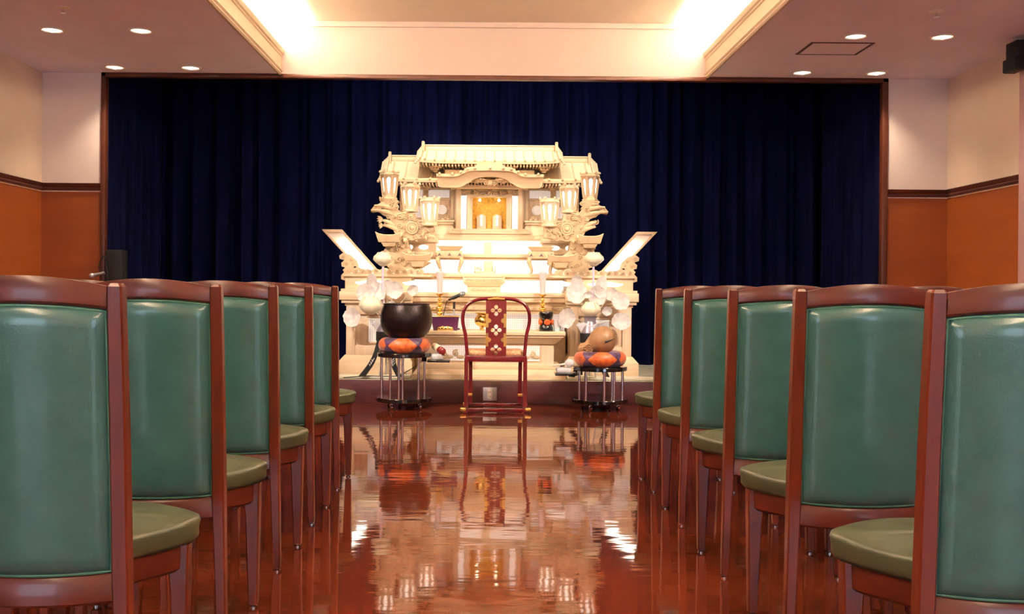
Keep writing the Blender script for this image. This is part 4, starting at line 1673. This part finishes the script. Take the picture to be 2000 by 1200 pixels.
def lotus_bloom(mb, c, r, seed, opened=.4, layers=3, sq=1.0):
    rng = random.Random(seed)
    for L in range(layers):
        n = 9 - L
        o = opened * (1 - L / (layers + .4))
        for k in range(n):
            a = 2 * PI * (k + .5 * L) / n + rng.uniform(-.08, .08)
            # each petal a pointed cupped blade
            rs = []
            for f, wd in ((0, .25), (.2, .75), (.45, 1.0), (.7, .85), (.88, .45), (1, .06)):
                rad = r * (.25 + o * f + .82 * math.sin(PI * min(f, .93)) * (1 - .2 * L))
                hgt = r * (-.85 + 1.85 * f - .25 * o * f) * sq
                e = r * .42 * wd
                d = Vector((math.cos(a), math.sin(a), 0))
                s_ = Vector((-math.sin(a), math.cos(a), 0))
                p = Vector(c) + d * rad + Vector((0, 0, hgt))
                rs.append([p - s_ * e - d * e * .35, p + d * .004, p + s_ * e - d * e * .35, p - d * .004])
            mb.rings(rs)


def flower_set(sg, bud, leaves, big, side, extra):
    Y = 9.235
    vx_ = AX + sg * (.945 if sg < 0 else .93)
    t = thing('lotus_arrangement', 'pearl white artificial lotus arrangement in a ribboned vase on stage %s' % side, 'flower arrangement', (vx_, Y, STAGE), 0, 'lotus arrangements')
    # folding stand
    for dx, dy in ((-.055, -.04), (.055, -.04), (0, .05)):
        MB().tube([(vx_ + dx * .5, Y + dy * .5, STAGE + .20), (vx_ + dx, Y + dy, STAGE)], .006, 8).build('stand_leg', M['grey'], t)
    MB().lathe(spline([(.0, .19), (.05, .19), (.062, .23), (.085, .33), (.088, .42), (.066, .50), (.052, .54), (.060, .575), (.07, .585), (.0, .58)], 3), (vx_, Y, STAGE), 26).build('vase', M['vase'], t, 60)
    zt = STAGE + .50
    # white paper frill
    mb = MB()
    rs = []
    for rr, zz in ((.055, -.10), (.085, -.02), (.12, .03), (.118, .034), (.08, -.014), (.05, -.09)):
        rs.append([(vx_ + rr * (1 + .14 * math.sin(4 * q)) * math.cos(q), Y + .6 * rr * (1 + .14 * math.sin(4 * q)) * math.sin(q), zt - .02 + zz + .014 * math.sin(5 * q)) for q in [2 * PI * k / 30 for k in range(30)]])
    mb.rings(rs)
    mb.build('paper_frill', M['white'], t, 50)
    src = Vector((vx_, Y, zt))
    for i, (px, py, rx, rz, dy) in enumerate(leaves):
        yy = Y + dy
        c = Vector((wx(px, yy), yy, wz(py, yy, px)))
        mb = MB()
        lotus_leaf(mb, c, rx / F * yy, rz / F * yy, i * 7 + (1 if sg > 0 else 50), .15 * math.sin(i * 2.1), .25 * math.cos(i * 1.7), .3 * math.sin(i))
        mb.build('leaf', M['silver'], t, 60)
        mid = src.lerp(c, .55) + Vector((0, .02, .02))
        MB().tube(spline([tuple(src), tuple(mid), tuple(c + Vector((0, .012, 0)))], 5), .0032, 6).build('stem', M['wire'], t)
    for (px, py, r_, dy, op, sq) in big:
        yy = Y + dy
        c = Vector((wx(px, yy), yy, wz(py, yy, px)))
        mb = MB()
        lotus_bloom(mb, c, r_ / F * yy, px, .22, 3, 1.0)
        q_ = r_ / F * yy
        mb.ell(c, (q_ * .8, q_ * .8, q_ * .85), None, 20, 14)
        mb.build('bloom', M['cream'], t, 60)
        MB().tube(spline([tuple(src), tuple(src.lerp(c, .5)), tuple(c)], 4), .005, 6).build('stem', M['wire'], t)
    px, py, r_ = bud
    c = Vector((wx(px, Y), Y, wz(py, Y, px)))
    mb = MB()
    lotus_bloom(mb, c, r_ / F * Y, 77, .22, 4, .85)
    mb.ell(c + Vector((0, 0, -.01)), (r_ / F * Y * .75, r_ / F * Y * .75, r_ / F * Y * .7))
    mb.build('bud', M['cream'], t, 60)
    MB().tube([tuple(c - Vector((0, 0, r_ / F * Y * .7))), (c.x - .004, Y, c.z - .30), (vx_, Y, zt)], [.011, .011, .009], 10).build('bud_stem', M['stem'], t)
    # black ribbon knot and tails
    for pts in extra:
        P3 = [Vector((wx(x, Y + d), Y + d, max(STAGE + .008, wz(y, Y + d, x)))) for x, y, d in pts]
        P3 = [Vector(p) for p in spline([tuple(p) for p in P3], 5)]
        n = len(P3)
        rs = []
        for i, p in enumerate(P3):
            hw = .017 + .014 * i / n
            rs.append([p + Vector((-hw, -.002, 0)), p + Vector((hw, -.002, -.006)), p + Vector((hw, .002, -.006)), p + Vector((-hw, .002, 0))])
        rb = MB().rings(rs).build('ribbon', M['blackmatte'], t, 50)
        mb = MB()
        for a in (.52, .6, .68):
            p = P3[int(a * n)]
            q = P3[min(n - 1, int(a * n) + 1)]
            d = (q - p).normalized()
            for e in (-.008, .006):
                mb.ell(p + Vector((e, -.004, .006 * (1 if e > 0 else -1))), (.004, .0025, .014), Euler((0, .6 if e > 0 else -.3, 0)).to_quaternion(), 8, 6)
        mb.build('ribbon_print', M['white'], rb, 50)
    return t, vx_, Y


LL = [(727, 553, 11, 20, 0), (713, 572, 17, 19, -.01), (739, 572, 16, 20, .0), (771, 566, 17, 17, .01), (806, 566, 11, 11, .03), (689, 621, 17, 19, -.01), (766, 597, 8, 8, .03), (757, 556, 9, 11, .04)]
tL, vL, _ = flower_set(-1, (748, 507, 17), LL, [(724, 598, 20, -.02, .35, .8)], 'left',
                       [[(741, 664, -.09), (735, 690, -.095), (725, 712, -.09), (708, 735, -.08)], [(748, 664, -.09), (766, 690, -.085), (770, 712, -.08), (782, 736, -.08)]])
MB().lathe([(.0, .33), (.080, .33), (.092, .35), (.092, .425), (.080, .435), (.0, .435)], (vL, 9.235, STAGE), 24).build('ribbon_band', M['blackmatte'], tL, 40)
LR = [(1126, 553, 12, 18, .02), (1172, 561, 12, 22, .02), (1126, 573, 20, 22, -.01), (1166, 577, 18, 20, .0), (1146, 575, 11, 6, -.03), (1195, 576, 13, 13, .03), (1212, 590, 18, 17, -.01), (1185, 607, 10, 9, -.02), (1108, 621, 16, 20, -.01), (1213, 629, 19, 17, -.02)]
tR, vR, _ = flower_set(1, (1159, 507, 17), LR, [(1154, 606, 17, -.02, .35, .85)], 'right',
                       [[(1150, 664, -.09), (1144, 690, -.09), (1134, 715, -.085), (1117, 736, -.08)], [(1160, 664, -.09), (1172, 690, -.085), (1178, 715, -.08), (1186, 736, -.08)]])
MB().lathe([(.0, .33), (.080, .33), (.092, .35), (.092, .425), (.080, .435), (.0, .435)], (vR, 9.235, STAGE), 24).build('ribbon_band', M['blackmatte'], tR, 40)

# cable trailing over the stage on the left
cpts = [(672, 738, 9.16), (720, 735, 9.15), (775, 735, 9.14), (796, 726, 9.12), (818, 712, 9.13), (828, 700, 9.18)]
o = MB().tube(spline([(wx(x, y2), y2, max(STAGE + .006, wz(y, y2, x))) for x, y, y2 in cpts], 5), .004, 6).build('cable', M['blackmatte'])
tag(o, 'thin black cable lying along the stage edge at left of the altar', 'cable')

# ================================================================== wheeled round stands
def round_stand(px, Y, ztop, label, shelf, poles):
    x = wx(px, Y)
    r = .235
    t = thing('round_stand', label, 'stand', (x, Y, 0), 0, 'black round wheeled stands')
    zb = .058
    MB().lathe([(.0, ztop - .034), (r - .004, ztop - .034), (r, ztop - .03), (r, ztop - .004), (r - .004, ztop), (.0, ztop)], (x, Y, 0), 48).build('top', M['black'], t, 40)
    MB().lathe([(.0, zb), (r + .006, zb), (r + .01, zb + .004), (r + .01, zb + .03), (r + .006, zb + .034), (.0, zb + .034)], (x, Y, 0), 48).build('base', M['black'], t, 40)
    for a in poles:
        p = (x + (r - .03) * math.cos(a), Y + (r - .03) * math.sin(a))
        MB().cyl((p[0], p[1], zb + .03), (p[0], p[1], ztop - .03), .0125, seg=16).build('pole', M['chrome'], t, 50)
    mb = MB()
    for z in (ztop - .017, zb + .017):
        mb.cyl((x + .012, Y - r - .012, z), (x + .012, Y - r + .02, z), .013, seg=12)
    mb.build('bolt', M['chrome'], t, 40)
    for k in range(4):
        a = PI / 4 + k * PI / 2 + .2
        cx_, cy_ = x + (r - .06) * math.cos(a), Y + (r - .06) * math.sin(a)
        mb = MB().cyl((cx_ - .008, cy_ - .012, .02), (cx_ + .008, cy_ - .006, .02), .020, seg=18)
        mb.cyl((cx_, cy_, .03), (cx_, cy_, zb), .012, seg=10)
        mb.box(cx_ - .014, cx_ + .014, cy_ - .014, cy_ + .014, .026, .044, .004)
        mb.build('caster', M['chrome'], t, 40)
    # side shelf
    sx0, sx1 = sorted((x + shelf * (r - .03), x + shelf * (r + .165)))
    mb = MB().box(sx0, sx1, Y - .13, Y + .07, ztop - .075, ztop - .055, .004)
    mb.box(x + shelf * (r - .06) - .02, x + shelf * (r - .06) + .02, Y - .04, Y + .0, ztop - .075, ztop - .03)
    mb.build('side_shelf', M['black'], t, 40)
    return x, r


def zabuton(x, Y, z, label):
    t = MB()
    pr = spline([(.0, .02), (.10, .004), (.165, 0), (.208, .022), (.228, .066), (.210, .112), (.165, .132), (.10, .118), (.05, .112), (.0, .112)], 4)
    t.lathe(pr, (0, 0, 0), 48)
    o = t.build('ring_cushion', M['cushion'], smooth=70)
    o.location = (x, Y, z)
    tag(o, label, 'cushion', 'brocade ring cushions')
    return o


YS = 8.76
ZL = .478
xl, r = round_stand(791, YS, ZL, 'black round stand with chrome poles on casters carrying the bronze bowl', 1, (-2.75, -1.72, -1.42 + PI, -.85, .6, 2.3))
zabuton(xl, YS, ZL, 'orange and purple ring cushion under the bronze bowl')
# bronze bowl gong
zb = ZL + .118
pr = [(.0, 0), (.10, .004), (.165, .03), (.208, .085), (.226, .155), (.222, .225), (.206, .285), (.200, .298), (.204, .303), (.202, .310), (.190, .310), (.188, .300), (.205, .22), (.208, .155), (.19, .09), (.15, .045), (.0, .02)]
o = MB().lathe(spline(pr, 4), (0, 0, 0), 56).build('bowl_gong', M['bronze'], smooth=60)
o.location = (xl + .014, YS, zb)
tag(o, 'large dark bronze bowl gong sitting on a ring cushion', 'bowl gong')
# striker on a little pad on the side shelf
sx = xl + .305
pad = MB().box(sx - .065, sx + .03, YS - .11, YS + .05, ZL - .055, ZL - .004, .018).build('mallet_pad', M['white'])
tag(pad, 'small white pad on the left stand shelf under the mallet', 'pad')
t = thing('mallet', 'padded mallet with cream shaft and dark red ball on left stand shelf', 'mallet', (sx, YS - .02, ZL - .004))
p0, p1 = Vector((sx - .045, YS + .06, ZL + .055)), Vector((sx + .035, YS - .10, ZL + .012))
MB().tube([p0, p0.lerp(p1, .6)], [.030, .031], 20).build('shaft', M['cream'], t, 50)
mb = MB().tube([p0.lerp(p1, .6), p0.lerp(p1, .72), p0.lerp(p1, .8), p0.lerp(p1, .92), p1], [.030, .034, .029, .034, .020], 20)
mb.build('head', M['redball'], t, 50)

ZR = .372
xr, r = round_stand(1173, YS, ZR, 'lower black round stand with chrome poles carrying the wooden fish drum', -1, (-2.72, -2.3, -1.5, -1.05, -.45, .9, 2.1))
zabuton(xr, YS, ZR, 'orange and purple ring cushion under the wooden fish drum')
# wooden fish drum
t = thing('fish_drum', 'carved brown wooden fish drum with a slit, on ring cushion', 'wooden drum', (xr, YS, ZR + .115))
zc = ZR + .115 + .115
mb = MB()
rs = []
drum = spline([(.130, .012, .0), (.126, .050, .0), (.105, .088, .0), (.065, .114, .0), (.02, .120, .0), (-.03, .112, -.006), (-.075, .088, -.022), (-.105, .062, -.048), (-.135, .048, -.066), (-.165, .040, -.074), (-.190, .030, -.084), (-.203, .010, -.090)], 3)
for xx, rad, dz in drum:                # big rounded belly at the right, snout low at the left
    ring = []
    for q in range(32):
        a = 2 * PI * q / 32
        lump = 1 + (.10 * math.sin(3 * a + xx * 90) if xx < -.10 else 0)
        ring.append((xr + xx, YS + rad * .95 * math.cos(a) * lump, max(ZR + .117, zc + dz + rad * math.sin(a) * lump)))
    rs.append(ring)
mb.rings(rs)
bd = mb.build('body', M['mokugyo'], t, 60)
mb = MB()
mb.tube([(xr + .028, YS - .1125, zc - .014), (xr + .05, YS - .1115, zc - .008), (xr + .07, YS - .107, zc - .002), (xr + .09, YS - .095, zc + .005), (xr + .112, YS - .072, zc + .013)], [.010, .008, .006, .005, .003], 8)
mb.build('sound_slit', M['blackmatte'], bd, 50)
mb = MB()
for a, bx, bz, r0 in ((0, -.135, -.075, .028), (1, -.16, -.085, .022), (2, -.105, -.06, .026), (3, -.12, -.092, .02), (4, -.172, -.098, .014), (5, -.085, -.085, .022)):
    scroll(mb, xr + bx, YS - .045 - .02 * (bx > -.13), zc + bz, r0, 1.4, a * 1.3, 1 if a % 2 else -1, r0 * .28, .012)
mb.build('carved_head', M['mokugyo'], bd, 50)
# cloth pad and beater on the right shelf
sx = xr - .315
pad = MB().box(sx - .07, sx + .06, YS - .11, YS + .05, ZR - .055, ZR - .012, .016).build('mallet_pad', M['white'])
tag(pad, 'small white pad on the right stand shelf under the beater', 'pad')
t = thing('mallet', 'white round-headed beater lying on right stand shelf', 'mallet', (sx, YS, ZR - .012))
p0, p1 = Vector((sx - .10, YS - .06, ZR + .004)), Vector((sx + .045, YS - .045, ZR + .028))
MB().cyl(p0, p1, .008, seg=12).build('stick', M['wire'], t, 50)
MB().ell(p1, (.042, .038, .036), None, 18, 12).build('head', M['white'], t, 60)

# ================================================================== red ceremonial chair
YC0 = 8.46
xc = wx(969.5, YC0)
t = thing('ceremonial_chair', 'red lacquered chair with round hoop back and gold fittings before stage', 'chair', (xc, YC0, 0))
kx = YC0 / F


def rp(px, py, Y=YC0):
    return (wx(px, Y), Y, wz(py, Y, px))


hoopL = [(914, 701), (912, 675), (910, 655), (905, 633), (904.5, 617), (908, 604), (916, 594), (930, 587), (948, 584), (969.5, 583.5)]
hoop = hoopL + [(1939 - x, y) for x, y in reversed(hoopL[:-1])]
hp = spline([rp(x, y) for x, y in hoop], 5)
MB().tube(hp, .0165, 12, flat=.8).build('hoop', M['red'], t, 60)
# splat with three pierced four-petal flowers: built from strips round the openings
zt0, zb0 = wz(587, YC0), wz(701, YC0)
hw = 20 * kx
NXs, NZs = 84, 240
mb = MB()
bm = mb.bm
fl = [(0, wz(606.5, YC0)), (0, wz(645, YC0)), (0, wz(683, YC0))]


def hole(x, z):
    for fx, fz in fl:
        for a in range(4):
            ux, uz = math.cos(a * PI / 2), math.sin(a * PI / 2)
            dx, dz = x - fx - ux * .030, z - fz - uz * .030
            al_, ac = dx * ux + dz * uz, -dx * uz + dz * ux
            if (al_ / .020) ** 2 + (ac / .0165) ** 2 < 1 - .35 * max(0, al_ / .02):
                return True
    return False


cache = {}


def vv(i, k, s_):
    key = (i, k, s_)
    if key not in cache:
        x = -hw + 2 * hw * i / NXs
        z = zb0 + (zt0 - zb0) * k / NZs
        cache[key] = bm.verts.new((xc + x, YC0 + s_ * .008, z))
    return cache[key]


solid = [[not hole(-hw + 2 * hw * (i + .5) / NXs, zb0 + (zt0 - zb0) * (k + .5) / NZs) for k in range(NZs)] for i in range(NXs)]
for i in range(NXs):
    for k in range(NZs):
        if not solid[i][k]:
            continue
        bm.faces.new([vv(i, k, -1), vv(i + 1, k, -1), vv(i + 1, k + 1, -1), vv(i, k + 1, -1)])
        bm.faces.new([vv(i, k, 1), vv(i, k + 1, 1), vv(i + 1, k + 1, 1), vv(i + 1, k, 1)])
        for di, dk, e in ((-1, 0, ((i, k), (i, k + 1))), (1, 0, ((i + 1, k), (i + 1, k + 1))), (0, -1, ((i, k), (i + 1, k))), (0, 1, ((i, k + 1), (i + 1, k + 1)))):
            ni, nk = i + di, k + dk
            if not (0 <= ni < NXs and 0 <= nk < NZs) or not solid[ni][nk]:
                (a0, b0), (a1, b1) = e
                bm.faces.new([vv(a0, b0, -1), vv(a1, b1, -1), vv(a1, b1, 1), vv(a0, b0, 1)])
sp = mb.build('splat', M['red'], t, 30)
for sg in (-1, 1):                        # gilt edge fittings with stepped arms between the flowers
    for za, zb_ in ((wz(613, YC0), wz(640, YC0)), (wz(651, YC0), wz(677, YC0))):
        zm = (za + zb_) / 2
        p = [(hw + .001, za), (hw + .001, zb_), (hw - .022, zb_), (hw - .022, zm - .022), (hw - .040, zm - .014), (hw - .046, zm), (hw - .040, zm + .014), (hw - .022, zm + .022), (hw - .022, za)]
        MB().prism([(xc + sg * x, z) for x, z in p], YC0 - .0105, YC0 - .0075).build('gilt_fitting', M['goldfit'], sp, 30)
mb = MB()
mb.tube([rp(953, 584.2), rp(969.5, 583.2), rp(986, 584.2)], .0195, 12, flat=.85)
mb.build('crest_fitting', M['goldfit'], t, 60)
# seat
ys1 = YC0 + .36
mb = MB()
xa, xb = wx(909, YC0), wx(1030, YC0)
mb.box(xa, xb, YC0 - .015, YC0 + .02, wz(707, YC0), wz(695, YC0), .004)
mb.box(xa, xb, ys1 - .03, ys1, wz(707, YC0), wz(695, YC0), .004)
mb.box(xa, xa + .03, YC0, ys1, wz(707, YC0), wz(695, YC0), .004)
mb.box(xb - .03, xb, YC0, ys1, wz(707, YC0), wz(695, YC0), .004)
mb.box(xa + .02, xb - .02, YC0 + .01, ys1 - .01, wz(705, YC0), wz(698, YC0))
mb.build('seat_frame', M['red'], t, 30)
MB().box(xa + .012, xb - .03, YC0 + .02, ys1 - .02, wz(697, YC0), wz(697, YC0) + .05, .022, seg=4).build('seat_cushion', M['brocade'], t, 60)
# legs: rear pair upright, front pair splayed a little inward, joined by floor runners
zs = wz(705, YC0)
for sg in (-1, 1):
    xq = xc + sg * 57.5 * kx
    MB().tube([(xq, YC0, zs + .02), (xq, YC0, .05)], .0165, 4, up=(0, 1, 0)).build('leg', M['red'], t, 20)
    xq2 = xc + sg * 50.5 * kx
    MB().tube([(xq2 * 1.0, ys1 - .04, zs + .02), (xq2 - sg * .004, ys1 - .02, .04)], .0165, 4, up=(0, 1, 0)).build('leg', M['red'], t, 20)
    mb = MB().box(xc + sg * 58 * kx - .018, xc + sg * 58 * kx + .018, YC0 - .05, ys1 + .03, .0, .030, .004)
    mb.build('side_runner', M['red'], t, 20)
    mb = MB().box(xc + sg * 63 * kx - .026, xc + sg * 63 * kx + .026, YC0 - .054, YC0 - .005, .012, .042, .008)
    mb.build('runner_cap', M['goldfit'], t, 30)
    mb = MB().box(xc + sg * 61 * kx - .020, xc + sg * 61 * kx + .020, ys1 - .005, ys1 + .035, .008, .040, .008)
    mb.build('runner_cap', M['goldfit'], t, 30)
    mb = MB().box(xq2 - .019, xq2 + .019, ys1 - .045, ys1 - .005, .10, .125, .003)
    mb.build('leg_band', M['goldfit'], t, 30)
MB().box(xc - 60 * kx, xc + 60 * kx, YC0 - .048, YC0 - .012, .008, .038, .005).build('rear_runner', M['red'], t, 30)
MB().box(xc - 54 * kx, xc + 54 * kx, ys1 - .01, ys1 + .02, .010, .036, .005).build('front_runner', M['red'], t, 30)

# outlet on the riser
t = thing('wall_outlet', 'steel double outlet plate on the stage riser below the red chair', 'outlet', (wx(958.5, YF), YF, .05))
xo, zo = wx(958.5, YF), wz(770, YF)
MB().box(xo - .062, xo + .062, YF - .006, YF, zo - .060, zo + .060, .003).build('plate', M['plate'], t, 30)
MB().box(xo - .022, xo + .024, YF - .009, YF - .005, zo - .045, zo + .04, .002).build('socket', M['socket'], t, 30)
mb = MB()
for dz in (-.024, .018):
    for dx in (-.008, .008):
        mb.box(xo + dx - .002, xo + dx + .002, YF - .0098, YF - .0085, zo + dz - .008, zo + dz + .008)
mb.build('slots', M['blackmatte'], t, 0)

# ================================================================== black speaker and boom microphone at the left of the stage
Y = 8.86
xs_ = wx(227, Y)
t = thing('column_speaker', 'black column speaker on a pole by the left stage jamb', 'speaker', (xs_, Y, 0))
MB().box(xs_ - .075, xs_ + .075, Y - .07, Y + .07, .72, 1.355, .008).build('cabinet', M['blackmatte'], t, 30)
MB().cyl((xs_, Y, .02), (xs_, Y, .73), .018).build('pole', M['blackmatte'], t, 40)
MB().lathe([(.0, 0), (.15, 0), (.15, .015), (.02, .03), (.0, .03)], (xs_, Y, 0), 28).build('base', M['blackmatte'], t, 40)
Y = 8.45
xb_ = wx(209, Y)
t = thing('boom_microphone', 'boom microphone on a black stand in the left front corner', 'microphone', (xb_, Y, 0))
MB().lathe([(.0, 0), (.13, 0), (.13, .012), (.02, .025), (.0, .025)], (xb_, Y, 0), 26).build('base', M['blackmatte'], t, 40)
MB().cyl((xb_, Y, .02), (xb_, Y, wz(533, Y, 209)), .009).build('pole', M['blackmatte'], t, 40)
p0, p1 = Vector(rp(204, 533, Y)), Vector(rp(184, 538, Y))
MB().tube([p0, p0.lerp(p1, .5), p1], [.012, .013, .017], 12).build('handle', M['grey'], t, 50)
MB().ell(p1 + Vector((-.02, 0, -.004)), (.026, .02, .022)).build('grille', M['plate'], t, 50)
MB().tube(spline([tuple(p0), rp(193, 526, Y), rp(196, 510, Y), rp(203, 500, Y), rp(207, 520, Y), (xb_ + .01, Y, 1.10)], 5), .004, 6).build('cable', M['blackmatte'], t, 50)
